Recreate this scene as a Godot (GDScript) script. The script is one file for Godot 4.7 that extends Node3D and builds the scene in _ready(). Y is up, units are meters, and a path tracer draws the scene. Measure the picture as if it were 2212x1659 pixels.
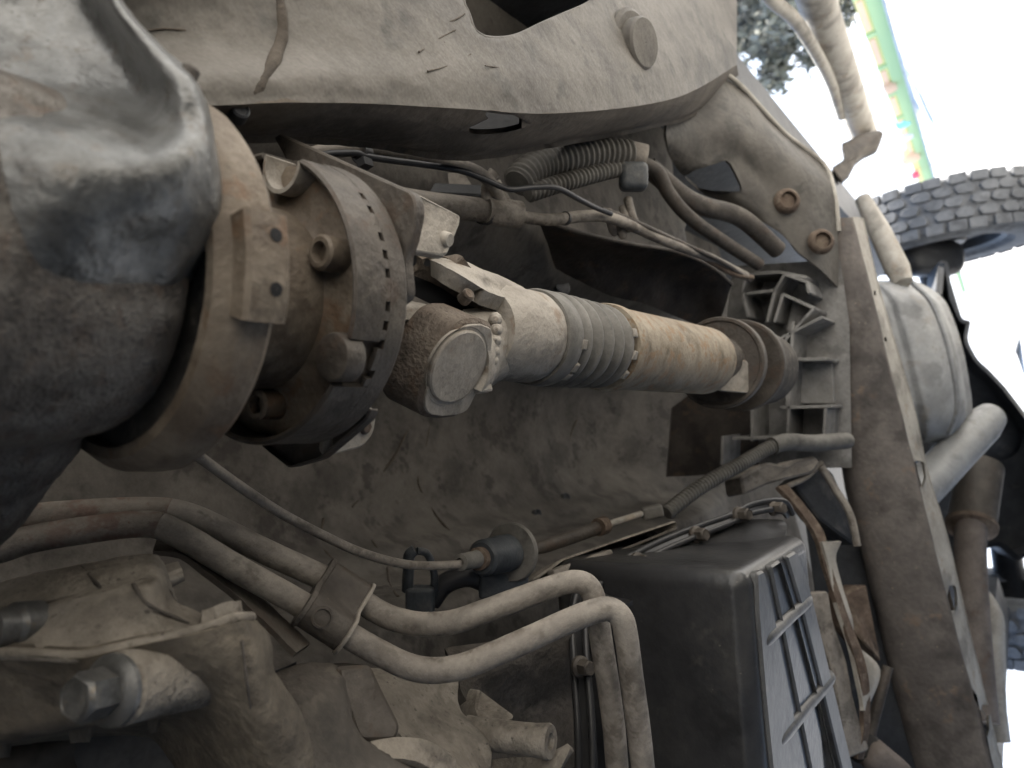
extends Node3D
# An off-road vehicle seen from below, the phone held on its side under the gearbox, looking forward along the propeller shaft.
# World: x runs forward along the vehicle, y up, z to the vehicle's right. Metres.

const EYE := Vector3(0.0, 0.3, 0.0)
const FOCAL := 1600.0
const MID := Vector2(1106.0, 829.5)
var look := Basis(Vector3(0.56959, -0.7922, -0.21906), Vector3(-0.01567, -0.27693, 0.96076), Vector3(-0.82178, -0.54381, -0.17015))
var M := {}
var used := {}
var lumps := FastNoiseLite.new()

# ---------- places ----------
func ray(px: float, py: float) -> Vector3:
	return look * Vector3((px - MID.x) / FOCAL, -(py - MID.y) / FOCAL, -1.0)
func at(px: float, py: float, depth: float) -> Vector3:
	return EYE + ray(px, py) * depth
func onx(px: float, py: float, x: float) -> Vector3:
	var r := ray(px, py); return EYE + r * ((x - EYE.x) / r.x)
func ony(px: float, py: float, y: float) -> Vector3:
	var r := ray(px, py); return EYE + r * ((y - EYE.y) / r.y)
func onz(px: float, py: float, z: float) -> Vector3:
	var r := ray(px, py); return EYE + r * ((z - EYE.z) / r.z)
func seen(p: Vector3) -> Vector3:
	var v := look.transposed() * (p - EYE)
	return Vector3(MID.x - FOCAL * v.x / v.z, MID.y + FOCAL * v.y / v.z, -v.z)
func pts(a: Array) -> PackedVector3Array:          # flat list: x, y, depth, x, y, depth ...
	var o := PackedVector3Array()
	for i in range(0, a.size(), 3): o.append(at(a[i], a[i + 1], a[i + 2]))
	return o
func flat(a: Array, depth: float) -> PackedVector3Array:   # flat list: x, y ... all at one depth
	var o := PackedVector3Array()
	for i in range(0, a.size(), 2): o.append(at(a[i], a[i + 1], depth))
	return o
func flatx(a: Array, x: float) -> PackedVector3Array:
	var o := PackedVector3Array()
	for i in range(0, a.size(), 2): o.append(onx(a[i], a[i + 1], x))
	return o
func flaty(a: Array, y: float) -> PackedVector3Array:
	var o := PackedVector3Array()
	for i in range(0, a.size(), 2): o.append(ony(a[i], a[i + 1], y))
	return o

# ---------- objects ----------
func numbered(called: String) -> String:
	used[called] = used.get(called, -1) + 1
	return called if used[called] == 0 else "%s_%03d" % [called, used[called]]
func tag(o: Node3D, label: String, category: String, group := "") -> Node3D:
	o.set_meta("label", label); o.set_meta("category", category)
	if group != "": o.set_meta("group", group)
	return o
func thing(called: String, label: String, category: String, group := "", where := Vector3.ZERO) -> Node3D:
	var o := Node3D.new(); o.name = numbered(called); add_child(o); o.position = where
	return tag(o, label, category, group)
func new_mesh() -> SurfaceTool:
	var st := SurfaceTool.new(); st.begin(Mesh.PRIMITIVE_TRIANGLES); return st
func part(called: String, st: SurfaceTool, m: Material, parent: Node3D, label := "") -> MeshInstance3D:
	st.generate_normals()
	var o := MeshInstance3D.new(); o.name = called; o.mesh = st.commit(); o.material_override = m
	parent.add_child(o, true)
	var off := Vector3.ZERO; var n: Node3D = parent
	while n != self: off += n.position; n = n.get_parent()
	o.position = -off
	if label != "": o.set_meta("label", label)
	return o
func solo(called: String, st: SurfaceTool, m: Material, label: String, category: String, group := "") -> MeshInstance3D:
	return tag(part(numbered(called), st, m, self), label, category, group)
func struct(called: String, st: SurfaceTool, m: Material) -> MeshInstance3D:
	var o := part(called, st, m, self); o.set_meta("kind", "structure"); return o

# ---------- shapes ----------
func tri(st: SurfaceTool, a: Vector3, b: Vector3, c: Vector3, g: int) -> void:
	for v in [a, b, c]:
		st.set_smooth_group(g); st.add_vertex(v)
func quad(st: SurfaceTool, a: Vector3, b: Vector3, c: Vector3, d: Vector3, g: int) -> void:
	tri(st, a, b, c, g); tri(st, a, c, d, g)
func strip(st: SurfaceTool, a: PackedVector3Array, b: PackedVector3Array, g: int, closed := true) -> void:
	var n := a.size()
	for i in (n if closed else n - 1):
		var j := (i + 1) % n
		quad(st, a[i], a[j], b[j], b[i], g)
func fan(st: SurfaceTool, ring: PackedVector3Array, g: int, turned := false) -> void:
	var c := Vector3.ZERO
	for p in ring: c += p
	c /= ring.size()
	for i in ring.size():
		var j := (i + 1) % ring.size()
		if turned: tri(st, c, ring[j], ring[i], g)
		else: tri(st, c, ring[i], ring[j], g)
func curve(p: PackedVector3Array, n: int) -> PackedVector3Array:
	if n <= 1 or p.size() < 3:
		if p.size() == 2 and n > 1:
			var q := PackedVector3Array()
			for k in n + 1: q.append(p[0].lerp(p[1], float(k) / n))
			return q
		return p
	var o := PackedVector3Array()
	var m := p.size()
	for i in m - 1:
		var p0: Vector3 = p[i - 1] if i > 0 else p[0] * 2.0 - p[1]
		var p3: Vector3 = p[i + 2] if i + 2 < m else p[m - 1] * 2.0 - p[m - 2]
		for k in n: o.append(p[i].cubic_interpolate(p[i + 1], p0, p3, float(k) / n))
	o.append(p[m - 1])
	return o
func bends(p: PackedVector3Array, r: float, n := 6) -> PackedVector3Array:   # a bent tube's centre line: straight runs, round corners of radius r
	var o := PackedVector3Array([p[0]])
	for i in range(1, p.size() - 1):
		var a := p[i - 1] - p[i]; var b := p[i + 1] - p[i]
		var d: float = min(r, min(a.length(), b.length()) * 0.48)
		var s := p[i] + a.normalized() * d; var e := p[i] + b.normalized() * d
		for k in n + 1:
			var t := float(k) / n
			o.append(s.lerp(p[i], t).lerp(p[i].lerp(e, t), t))
	o.append(p[p.size() - 1])
	return o
func ring_at(c: Vector3, u: Vector3, v: Vector3, r: float, n: int) -> PackedVector3Array:
	var o := PackedVector3Array()
	for k in n:
		var t := TAU * k / n
		o.append(c + u * cos(t) * r + v * sin(t) * r)
	return o
func side_of(d: Vector3) -> Vector3:
	return d.cross(Vector3.UP if abs(d.y) < 0.9 else Vector3.RIGHT).normalized()
func tube(st: SurfaceTool, p: PackedVector3Array, r, sides := 14, rough := 0.0) -> void:   # r: one radius or one per point
	var u := Vector3.ZERO; var last := PackedVector3Array()
	for i in p.size():
		var d := (p[min(i + 1, p.size() - 1)] - p[max(i - 1, 0)]).normalized()
		u = side_of(d) if i == 0 else (u - d * u.dot(d)).normalized()
		var rr: float = r if r is float else r[i]
		var ring := ring_at(p[i], u, d.cross(u), rr, sides)
		if rough > 0.0:
			for k in sides: ring[k] += (ring[k] - p[i]).normalized() * lumps.get_noise_3dv(ring[k] * 60.0) * rough
		if i == 0: fan(st, ring, 1, true)
		else: strip(st, last, ring, 0)
		if i == p.size() - 1: fan(st, ring, 1)
		last = ring
func corrugated(st: SurfaceTool, p: PackedVector3Array, r: float, pitch: float, deep: float, sides := 16) -> void:
	var q := PackedVector3Array(); var rr := []
	var travelled := 0.0
	for i in p.size() - 1:
		var l := p[i].distance_to(p[i + 1]); var n: int = max(1, int(ceil(l / pitch * 6.0)))
		for k in n:
			var t := float(k) / n
			q.append(p[i].lerp(p[i + 1], t))
			rr.append(r - deep * (0.5 + 0.5 * clamp(1.6 * cos((travelled + l * t) / pitch * TAU), -1, 1)))
		travelled += l
	tube(st, q, rr, sides)
# profile: Vector2(along the axis, radius); sharp corners where it turns more than 30 degrees; from angle a0 to a1
func lathe(st: SurfaceTool, o: Vector3, axis: Vector3, prof: Array, n := 48, a0 := 0.0, a1 := TAU, rough := 0.0, up := Vector3.ZERO) -> void:
	axis = axis.normalized()
	var u := side_of(axis) if up == Vector3.ZERO else (up - axis * up.dot(axis)).normalized()
	var v := axis.cross(u)
	var whole := a1 - a0 > TAU - 0.001
	var g := 0; var last := PackedVector3Array(); var first := PackedVector3Array(); var ends := [PackedVector3Array(), PackedVector3Array()]
	for i in prof.size():
		var ring := PackedVector3Array()
		for k in (n if whole else n + 1):
			var t := a0 + (a1 - a0) * k / n
			var p: Vector3 = o + axis * prof[i].x + (u * cos(t) + v * sin(t)) * prof[i].y
			if rough > 0.0: p += (u * cos(t) + v * sin(t)) * lumps.get_noise_3dv(p * 60.0) * rough
			ring.append(p)
		if i > 0:
			if i > 1:
				var e: Vector2 = (prof[i] - prof[i - 1]); var f: Vector2 = (prof[i - 1] - prof[i - 2])
				if abs(e.angle_to(f)) > 0.55: g += 1
			strip(st, last, ring, g, whole)
		ends[0].append(ring[0]); ends[1].append(ring[ring.size() - 1])
		last = ring
	if not whole:
		for e in ends: cap(st, e, g + 1 + ends.find(e))
func newell(p: PackedVector3Array) -> Vector3:
	var n := Vector3.ZERO
	for i in p.size(): n += p[i].cross(p[(i + 1) % p.size()])
	return n.normalized()
func flat2(p: PackedVector3Array, n: Vector3, base: Vector3) -> PackedVector2Array:
	var u := side_of(n); var v := n.cross(u); var o := PackedVector2Array()
	for q in p: o.append(Vector2((q - base).dot(u), (q - base).dot(v)))
	return o
func cap(st: SurfaceTool, p: PackedVector3Array, g: int, turned := false) -> void:
	var n := newell(p)
	var ix := Geometry2D.triangulate_polygon(flat2(p, n, p[0]))
	for i in range(0, ix.size(), 3):
		if turned: tri(st, p[ix[i]], p[ix[i + 2]], p[ix[i + 1]], g)
		else: tri(st, p[ix[i]], p[ix[i + 1]], p[ix[i + 2]], g)
func inset(p: PackedVector3Array, b: float) -> PackedVector3Array:
	var n := newell(p); var o := PackedVector3Array(); var m := p.size()
	for i in m:
		var a := (p[i] - p[(i + m - 1) % m]).normalized(); var c := (p[(i + 1) % m] - p[i]).normalized()
		var w := n.cross(a) + n.cross(c)
		if w.length() < 0.01: o.append(p[i]); continue
		w = w.normalized()
		o.append(p[i] + w * b / max(0.35, w.dot(n.cross(a))))
	return o
func rounded(p: PackedVector3Array, r: float, n := 4) -> PackedVector3Array:   # a closed outline with its corners rounded
	var o := PackedVector3Array(); var m := p.size()
	for i in m:
		var a := p[(i + m - 1) % m] - p[i]; var b := p[(i + 1) % m] - p[i]
		if a.normalized().dot(b.normalized()) < -0.96: o.append(p[i]); continue
		var d: float = min(r, min(a.length(), b.length()) * 0.45)
		var s := p[i] + a.normalized() * d; var e := p[i] + b.normalized() * d
		for k in n + 1:
			var t := float(k) / n
			o.append(s.lerp(p[i], t).lerp(p[i].lerp(e, t), t))
	return o
# a plate or block: the outline p swept by off, its front edges bevelled
func plate(st: SurfaceTool, p: PackedVector3Array, off: Vector3, bevel := 0.0) -> void:
	var back := PackedVector3Array()
	for q in p: back.append(q + off)
	var front := p
	if bevel > 0.0:
		var low := PackedVector3Array()
		var d := off.normalized() * bevel
		for q in p: low.append(q + d)
		front = inset(p, bevel)
		strip(st, front, low, 2)
		strip(st, low, back, 3 if p.size() > 14 else -1)
	else: strip(st, p, back, 3 if p.size() > 14 else -1)
	cap(st, front, 4); cap(st, back, 5, true)
func box(st: SurfaceTool, c: Vector3, b: Basis, s: Vector3, bevel := 0.0) -> void:
	var h := s * 0.5
	var p := PackedVector3Array([c + b * Vector3(-h.x, -h.y, h.z), c + b * Vector3(h.x, -h.y, h.z), c + b * Vector3(h.x, h.y, h.z), c + b * Vector3(-h.x, h.y, h.z)])
	plate(st, p, b * Vector3(0, 0, -s.z), bevel)
# a bar between two points, wide along w
func bar(st: SurfaceTool, a: Vector3, c: Vector3, w: Vector3, wide: float, thick: float, bevel := 0.0) -> void:
	var d := (c - a).normalized(); w = (w - d * w.dot(d)).normalized()
	box(st, (a + c) * 0.5, Basis(d, w, d.cross(w)), Vector3(a.distance_to(c), wide, thick), bevel)
func bolt(st: SurfaceTool, o: Vector3, axis: Vector3, r: float, h: float, flange := 0.0) -> void:
	axis = axis.normalized(); var u := side_of(axis); var v := axis.cross(u)
	var base := o
	if flange > 0.0:
		lathe(st, o, axis, [Vector2(-0.002, 0.0005), Vector2(-0.002, flange), Vector2(flange * 0.12, flange), Vector2(flange * 0.3, r * 0.98), Vector2(flange * 0.3, 0.0005)], 28)
		base = o + axis * flange * 0.15
	var a := ring_at(base, u, v, r, 6); var b := ring_at(base + axis * h * 0.86, u, v, r, 6); var c := ring_at(base + axis * h, u, v, r * 0.86, 6)
	strip(st, a, b, -1); strip(st, b, c, 2); fan(st, c, -1)
	lathe(st, base + axis * h, axis, [Vector2(0.0004, r * 0.7), Vector2(-r * 0.12, r * 0.62), Vector2(-r * 0.12, 0.0003)], 18)
# a curved sheet through rows of points, with thickness away from the eye
func refine(rows: Array, nu: int, nv: int) -> Array:
	var wide := []
	for r in rows: wide.append(curve(r, nu))
	var o := []
	for i in wide[0].size():
		var col := PackedVector3Array()
		for r in wide: col.append(r[i])
		o.append(curve(col, nv))
	return o                                             # o[i across][j down]
func sheet(st: SurfaceTool, rows: Array, nu: int, nv: int, thick := 0.004, rough := 0.0, scale := 40.0, holes := []) -> void:
	var g := refine(rows, nu, nv); var nx := g.size(); var ny: int = g[0].size()
	var f := []; var bk := []; var gone := []
	for i in nx:
		var fr := PackedVector3Array(); var br := PackedVector3Array(); var lost := []
		for j in ny:
			var du: Vector3 = g[min(i + 1, nx - 1)][j] - g[max(i - 1, 0)][j]; var dv: Vector3 = g[i][min(j + 1, ny - 1)] - g[i][max(j - 1, 0)]
			var n := du.cross(dv).normalized()
			var p: Vector3 = g[i][j]
			if n.dot(EYE - p) < 0.0: n = -n
			if rough > 0.0: p += n * (lumps.get_noise_3dv(p * scale) + 0.5 * lumps.get_noise_3dv(p * scale * 3.1)) * rough
			var inside := false
			if holes.size() > 0:
				var s := seen(p)
				for h in holes:
					if Geometry2D.is_point_in_polygon(Vector2(s.x, s.y), h): inside = true
			fr.append(p); br.append(p - n * thick); lost.append(inside)
		f.append(fr); bk.append(br); gone.append(lost)
	if holes.size() > 0:                                 # draw the points just inside a hole onto its edge
		for i in nx:
			for j in ny:
				if not gone[i][j]: continue
				var rim := false
				for d in [[-1, 0], [1, 0], [0, -1], [0, 1], [1, 1], [-1, -1], [1, -1], [-1, 1]]:
					var a: int = i + d[0]; var b: int = j + d[1]
					if a >= 0 and b >= 0 and a < nx and b < ny and not gone[a][b]: rim = true
				if not rim: continue
				var s := seen(f[i][j]); var q := Vector2(s.x, s.y); var best := Vector2.ZERO; var far := 1e9
				for h in holes:
					for k in h.size():
						var c := Geometry2D.get_closest_point_to_segment(q, h[k], h[(k + 1) % h.size()])
						if c.distance_to(q) < far: far = c.distance_to(q); best = c
				var moved: Vector3 = at(best.x, best.y, s.z)
				bk[i][j] += moved - f[i][j]; f[i][j] = moved
	for i in nx - 1:
		for j in ny - 1:
			if gone[i][j] and gone[i + 1][j] and gone[i][j + 1] and gone[i + 1][j + 1]: continue
			var drop: bool = int(gone[i][j]) + int(gone[i + 1][j]) + int(gone[i][j + 1]) + int(gone[i + 1][j + 1]) >= 4
			if drop: continue
			quad(st, f[i][j], f[i + 1][j], f[i + 1][j + 1], f[i][j + 1], 0)
			quad(st, bk[i][j], bk[i][j + 1], bk[i + 1][j + 1], bk[i + 1][j], 1)
	strip(st, f[0], bk[0], 2, false); strip(st, bk[nx - 1], f[nx - 1], 3, false)
	var t0 := PackedVector3Array(); var t1 := PackedVector3Array(); var b0 := PackedVector3Array(); var b1 := PackedVector3Array()
	for i in nx: t0.append(f[i][0]); t1.append(bk[i][0]); b0.append(f[i][ny - 1]); b1.append(bk[i][ny - 1])
	strip(st, t1, t0, 4, false); strip(st, b0, b1, 5, false)

# ---------- materials ----------
var noises := {}
const SIDE := 512
func noise_bytes(kind: String) -> PackedByteArray:
	if noises.has(kind): return noises[kind]
	var n := FastNoiseLite.new(); n.seed = hash(kind) % 1000
	n.noise_type = FastNoiseLite.TYPE_SIMPLEX_SMOOTH; n.fractal_octaves = 4
	match kind:
		"broad": n.frequency = 0.006
		"middle": n.frequency = 0.022
		"fine": n.frequency = 0.09
		"patch": n.frequency = 0.012; n.fractal_gain = 0.62
		"pits":
			n.noise_type = FastNoiseLite.TYPE_CELLULAR; n.frequency = 0.05; n.fractal_octaves = 2; n.cellular_return_type = FastNoiseLite.RETURN_DISTANCE
		"grain": n.frequency = 0.35; n.fractal_octaves = 2
	var im := n.get_seamless_image(SIDE, SIDE); im.convert(Image.FORMAT_L8)
	noises[kind] = im.get_data()
	return noises[kind]
# colours are real-world (linear): dark, middle and light tone of the dirt, then patches (rust, bare metal) and specks
func coat(called: String, tones: Array, rough := 0.85, metal := 0.0, patch := [], speck := [], bump := 1.0, size := 0.3, extra := {}) -> StandardMaterial3D:
	var a := noise_bytes("broad"); var b := noise_bytes("middle"); var c := noise_bytes("fine"); var d := noise_bytes("patch"); var e := noise_bytes("pits"); var f := noise_bytes("grain")
	var out := PackedByteArray(); out.resize(SIDE * SIDE * 3); var high := PackedByteArray(); high.resize(SIDE * SIDE)
	var lut := PackedByteArray(); lut.resize(1025)
	for i in 1025: lut[i] = int(round(Color(i / 1024.0, 0, 0).linear_to_srgb().r * 255.0))
	var shift := (hash(called) % 511) * SIDE + hash(called) % 509
	var all := SIDE * SIDE
	var t0: Color = tones[0]; var t1: Color = tones[1]; var t2: Color = tones[2]
	var pc: Color = patch[0] if patch.size() else t1; var pa: float = patch[1] if patch.size() else 0.0
	var sc: Color = speck[0] if speck.size() else t1; var sa: float = speck[1] if speck.size() else 0.0
	for i in all:
		var k := (i + shift) % all
		var t: float = (a[k] * 0.45 + b[i] * 0.35 + c[k] * 0.2) / 255.0
		t = clamp((t - 0.5) * 1.7 + 0.5, 0.0, 1.0)
		var r: float; var g: float; var h: float
		if t < 0.5:
			var s := t * 2.0; r = lerp(t0.r, t1.r, s); g = lerp(t0.g, t1.g, s); h = lerp(t0.b, t1.b, s)
		else:
			var s := t * 2.0 - 1.0; r = lerp(t1.r, t2.r, s); g = lerp(t1.g, t2.g, s); h = lerp(t1.b, t2.b, s)
		if pa > 0.0:
			var w: float = 0.7 * smoothstep(0.0, 1.0, (d[k] + 0.25 * c[i] - 255.0 * (1.13 - pa)) / 60.0)
			if w > 0.0: r = lerp(r, pc.r, w); g = lerp(g, pc.g, w); h = lerp(h, pc.b, w)
		if sa > 0.0:
			var w: float = clamp((255.0 * sa - e[k] + 0.3 * (f[i] - 128)) / 20.0, 0.0, 1.0)
			if w > 0.0: r = lerp(r, sc.r, w); g = lerp(g, sc.g, w); h = lerp(h, sc.b, w)
		# old oil and handling dirt: fine dark freckles and a few smears
		var oil: float = smoothstep(0.0, 1.0, (a[(i * 1 + 90077) % all] * 0.75 + b[(i + 4001) % all] * 0.3 + c[i] * 0.12 - 158.0) / 55.0) * 0.34
		r *= 1.0 - oil; g *= 1.0 - oil; h *= 1.0 - oil
		var gr: float = 1.0 + (f[k] - 128) / 255.0 * 0.22
		out[i * 3] = lut[int(clamp(r * gr, 0.0, 1.0) * 1024.0)]
		out[i * 3 + 1] = lut[int(clamp(g * gr, 0.0, 1.0) * 1024.0)]
		out[i * 3 + 2] = lut[int(clamp(h * gr, 0.0, 1.0) * 1024.0)]
		high[i] = int(clamp(0.34 * c[k] + 0.26 * e[k] + 0.12 * f[k] + 0.28 * b[i], 0.0, 255.0))
	var m := StandardMaterial3D.new(); m.resource_name = called
	m.albedo_texture = ImageTexture.create_from_image(Image.create_from_data(SIDE, SIDE, false, Image.FORMAT_RGB8, out))
	m.roughness = rough; m.metallic = metal; m.metallic_specular = 0.42
	if bump > 0.0:
		var im := Image.create_from_data(SIDE, SIDE, false, Image.FORMAT_L8, high); im.convert(Image.FORMAT_RGBA8)
		im.bump_map_to_normal_map(4.0 * bump)
		m.normal_enabled = true; m.normal_texture = ImageTexture.create_from_image(im); m.normal_scale = 1.0
	m.uv1_triplanar = true; m.uv1_world_triplanar = true; m.uv1_scale = Vector3.ONE / size
	m.uv1_triplanar_sharpness = 4.0
	for k in extra: m.set(k, extra[k])
	M[called] = m
	return m
func plain(called: String, c: Color, rough := 0.7, metal := 0.0) -> StandardMaterial3D:
	var m := StandardMaterial3D.new(); m.resource_name = called; m.albedo_color = c.linear_to_srgb(); m.roughness = rough; m.metallic = metal
	M[called] = m
	return m
func C(r: float, g: float, b: float) -> Color: return Color(r, g, b)

func _ready() -> void:
	# ---- camera ----
	var cam := Camera3D.new(); cam.name = "camera"; add_child(cam)
	cam.transform = Transform3D(look.orthonormalized(), EYE)
	cam.keep_aspect = Camera3D.KEEP_HEIGHT
	cam.fov = rad_to_deg(2.0 * atan(829.5 / FOCAL)); cam.near = 0.02; cam.far = 400.0
	var lens := CameraAttributesPhysical.new()
	lens.frustum_focal_length = 5.6; lens.exposure_aperture = 2.0; lens.frustum_focus_distance = 0.5; lens.frustum_near = 0.02; lens.frustum_far = 400.0
	cam.attributes = lens
	cam.fov = rad_to_deg(2.0 * atan(829.5 / FOCAL))
	cam.current = true
	# ---- sky, sun, exposure ----
	var env := Environment.new()
	env.background_mode = Environment.BG_SKY
	var sm := ProceduralSkyMaterial.new()
	sm.sky_top_color = Color(0.55, 0.66, 0.82); sm.sky_horizon_color = Color(0.88, 0.89, 0.9); sm.sky_curve = 0.14; sm.sky_energy_multiplier = 0.8
	sm.ground_bottom_color = Color(0.5, 0.48, 0.45); sm.ground_horizon_color = Color(0.8, 0.8, 0.8); sm.sun_angle_max = 1.0
	var sky := Sky.new(); sky.sky_material = sm; env.sky = sky
	env.tonemap_mode = Environment.TONE_MAPPER_LINEAR
	env.tonemap_exposure = EXPOSURE
	env.sdfgi_enabled = true; env.ssao_enabled = true; env.ssil_enabled = true
	var we := WorldEnvironment.new(); we.name = "environment"; we.environment = env; add_child(we)
	var sun := DirectionalLight3D.new(); sun.name = "sun"; add_child(sun)
	sun.light_energy = 1.6; sun.light_color = Color(1.0, 0.97, 0.925); sun.light_angular_distance = 0.5; sun.shadow_enabled = true
	sun.look_at_from_position(Vector3(1.0, 4.5, 4.3), Vector3.ZERO, Vector3.UP)
	lumps.seed = 7; lumps.frequency = 1.0; lumps.noise_type = FastNoiseLite.TYPE_SIMPLEX_SMOOTH; lumps.fractal_octaves = 3
	materials()
	setting()
	vehicle_body()
	frame_rail()
	crossmember()
	gearbox_housing()
	rings()
	shaft()
	pipes()
	oil_pan()
	mount()
	castings()
	undercover()
	harness()
	far_parts()
	wheels()
	street()

const EXPOSURE := 6.1

func materials() -> void:
	coat("dusty_floor", [C(0.053, 0.047, 0.040), C(0.090, 0.081, 0.070), C(0.125, 0.113, 0.097)], 0.8, 0.0, [C(0.032, 0.027, 0.024), 0.42], [], 0.28, 0.5)
	coat("dusty_rail", [C(0.055, 0.049, 0.043), C(0.091, 0.083, 0.071), C(0.121, 0.110, 0.096)], 0.6, 0.0, [C(0.034, 0.033, 0.028), 0.34], [C(0.149, 0.134, 0.110), 0.03], 0.28, 0.5)
	coat("dusty_pipe", [C(0.127, 0.112, 0.096), C(0.220, 0.197, 0.169), C(0.295, 0.268, 0.228)], 0.68, 0.0, [C(0.105, 0.089, 0.072), 0.4], [C(0.08, 0.065, 0.05), 0.035], 0.6, 0.2)
	coat("rusty_pipe", [C(0.116, 0.100, 0.083), C(0.188, 0.163, 0.135), C(0.252, 0.223, 0.186)], 0.75, 0.0, [C(0.140, 0.078, 0.058), 0.5], [C(0.12, 0.05, 0.03), 0.1], 0.7, 0.16)
	coat("dusty_shaft", [C(0.173, 0.154, 0.129), C(0.280, 0.255, 0.219), C(0.353, 0.326, 0.282)], 0.72, 0.1, [C(0.190, 0.135, 0.093), 0.3], [C(0.13, 0.085, 0.05), 0.035], 0.6, 0.22)
	coat("rough_iron", [C(0.060, 0.048, 0.037), C(0.113, 0.092, 0.074), C(0.172, 0.145, 0.116)], 0.9, 0.0, [C(0.095, 0.066, 0.045), 0.4], [C(0.035, 0.027, 0.022), 0.16], 1.6, 0.14)
	coat("brown_steel", [C(0.043, 0.036, 0.030), C(0.074, 0.064, 0.054), C(0.109, 0.096, 0.079)], 0.6, 0.15, [C(0.071, 0.050, 0.037), 0.4], [C(0.170, 0.140, 0.100), 0.035], 0.6, 0.24)
	coat("ring_steel", [C(0.07, 0.054, 0.040), C(0.125, 0.1, 0.075), C(0.2, 0.168, 0.13)], 0.6, 0.15, [C(0.13, 0.078, 0.045), 0.4], [C(0.045, 0.035, 0.028), 0.06], 0.6, 0.22)
	coat("cast_aluminium", [C(0.085, 0.085, 0.082), C(0.14, 0.141, 0.137), C(0.2, 0.202, 0.198)], 0.4, 0.45, [C(0.1, 0.088, 0.075), 0.38], [C(0.045, 0.043, 0.04), 0.14], 0.7, 0.11)
	coat("pitted_aluminium", [C(0.055, 0.048, 0.042), C(0.105, 0.095, 0.084), C(0.18, 0.168, 0.152)], 0.62, 0.2, [C(0.1, 0.075, 0.058), 0.44], [C(0.03, 0.027, 0.024), 0.2], 2.2, 0.09)
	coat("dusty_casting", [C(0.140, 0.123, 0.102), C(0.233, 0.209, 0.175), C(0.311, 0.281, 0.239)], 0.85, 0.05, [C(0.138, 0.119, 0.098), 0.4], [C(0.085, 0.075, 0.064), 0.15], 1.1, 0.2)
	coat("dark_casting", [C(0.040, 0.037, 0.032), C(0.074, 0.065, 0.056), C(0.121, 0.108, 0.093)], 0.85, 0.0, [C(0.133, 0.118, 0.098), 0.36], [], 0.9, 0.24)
	coat("black_paint", [C(0.02, 0.02, 0.021), C(0.03, 0.03, 0.031), C(0.045, 0.044, 0.042)], 0.3, 0.0, [C(0.06, 0.057, 0.053), 0.26], [C(0.14, 0.125, 0.1), 0.018], 0.18, 0.4)
	coat("beam_paint", [C(0.085, 0.075, 0.069), C(0.132, 0.116, 0.104), C(0.185, 0.163, 0.144)], 0.6, 0.0, [C(0.204, 0.149, 0.111), 0.29], [C(0.299, 0.245, 0.189), 0.08], 0.35, 0.45)
	coat("black_rubber", [C(0.025, 0.024, 0.023), C(0.045, 0.042, 0.038), C(0.08, 0.074, 0.064)], 0.75, 0.0, [C(0.1, 0.09, 0.075), 0.3], [], 0.4, 0.2)
	coat("grey_rubber", [C(0.085, 0.08, 0.071), C(0.135, 0.128, 0.114), C(0.19, 0.18, 0.162)], 0.65, 0.0, [], [], 0.3, 0.2)
	coat("rusty_shaft", [C(0.16, 0.128, 0.09), C(0.26, 0.22, 0.165), C(0.34, 0.3, 0.235)], 0.75, 0.1, [C(0.24, 0.145, 0.075), 0.44], [C(0.13, 0.085, 0.05), 0.03], 0.4, 0.16)
	coat("dark_plastic", [C(0.157, 0.152, 0.143), C(0.236, 0.229, 0.216), C(0.315, 0.307, 0.291)], 0.65, 0.0, [C(0.199, 0.188, 0.171), 0.34], [], 0.5, 0.3)
	coat("connector_plastic", [C(0.03, 0.034, 0.038), C(0.05, 0.056, 0.062), C(0.1, 0.1, 0.095)], 0.5, 0.0, [], [], 0.4, 0.15)
	coat("pale_steel", [C(0.26, 0.24, 0.205), C(0.37, 0.345, 0.3), C(0.46, 0.435, 0.385)], 0.65, 0.1, [C(0.3, 0.24, 0.18), 0.3], [], 0.15, 0.4)
	coat("scuffed_paint", [C(0.06, 0.06, 0.06), C(0.095, 0.094, 0.092), C(0.13, 0.128, 0.123)], 0.36, 0.0, [C(0.16, 0.15, 0.135), 0.3], [], 0.15, 0.4)
	coat("dusty_bolt", [C(0.09, 0.09, 0.088), C(0.14, 0.14, 0.136), C(0.2, 0.198, 0.19)], 0.42, 0.5, [C(0.17, 0.145, 0.11), 0.32], [], 0.4, 0.1)
	coat("zinc", [C(0.2, 0.2, 0.2), C(0.33, 0.33, 0.33), C(0.45, 0.45, 0.44)], 0.45, 0.5, [C(0.18, 0.15, 0.12), 0.4], [], 0.5, 0.12)
	coat("rust", [C(0.067, 0.047, 0.035), C(0.118, 0.086, 0.064), C(0.175, 0.140, 0.105)], 0.9, 0.0, [C(0.208, 0.170, 0.132), 0.36], [], 1.0, 0.14)
	coat("rust_pink", [C(0.11, 0.092, 0.08), C(0.165, 0.14, 0.122), C(0.22, 0.19, 0.168)], 0.75, 0.1, [C(0.15, 0.1, 0.07), 0.3], [], 0.4, 0.4)
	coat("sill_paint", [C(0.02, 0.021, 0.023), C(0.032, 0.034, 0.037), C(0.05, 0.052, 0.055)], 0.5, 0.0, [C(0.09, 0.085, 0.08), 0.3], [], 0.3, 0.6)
	coat("tyre_rubber", [C(0.07, 0.074, 0.08), C(0.1, 0.105, 0.112), C(0.135, 0.139, 0.145)], 0.8, 0.0, [], [], 0.4, 0.3)
	coat("road", [C(0.36, 0.35, 0.33), C(0.47, 0.46, 0.44), C(0.56, 0.55, 0.53)], 0.95, 0.0, [C(0.38, 0.36, 0.34), 0.3], [], 0.5, 4.0)
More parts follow.
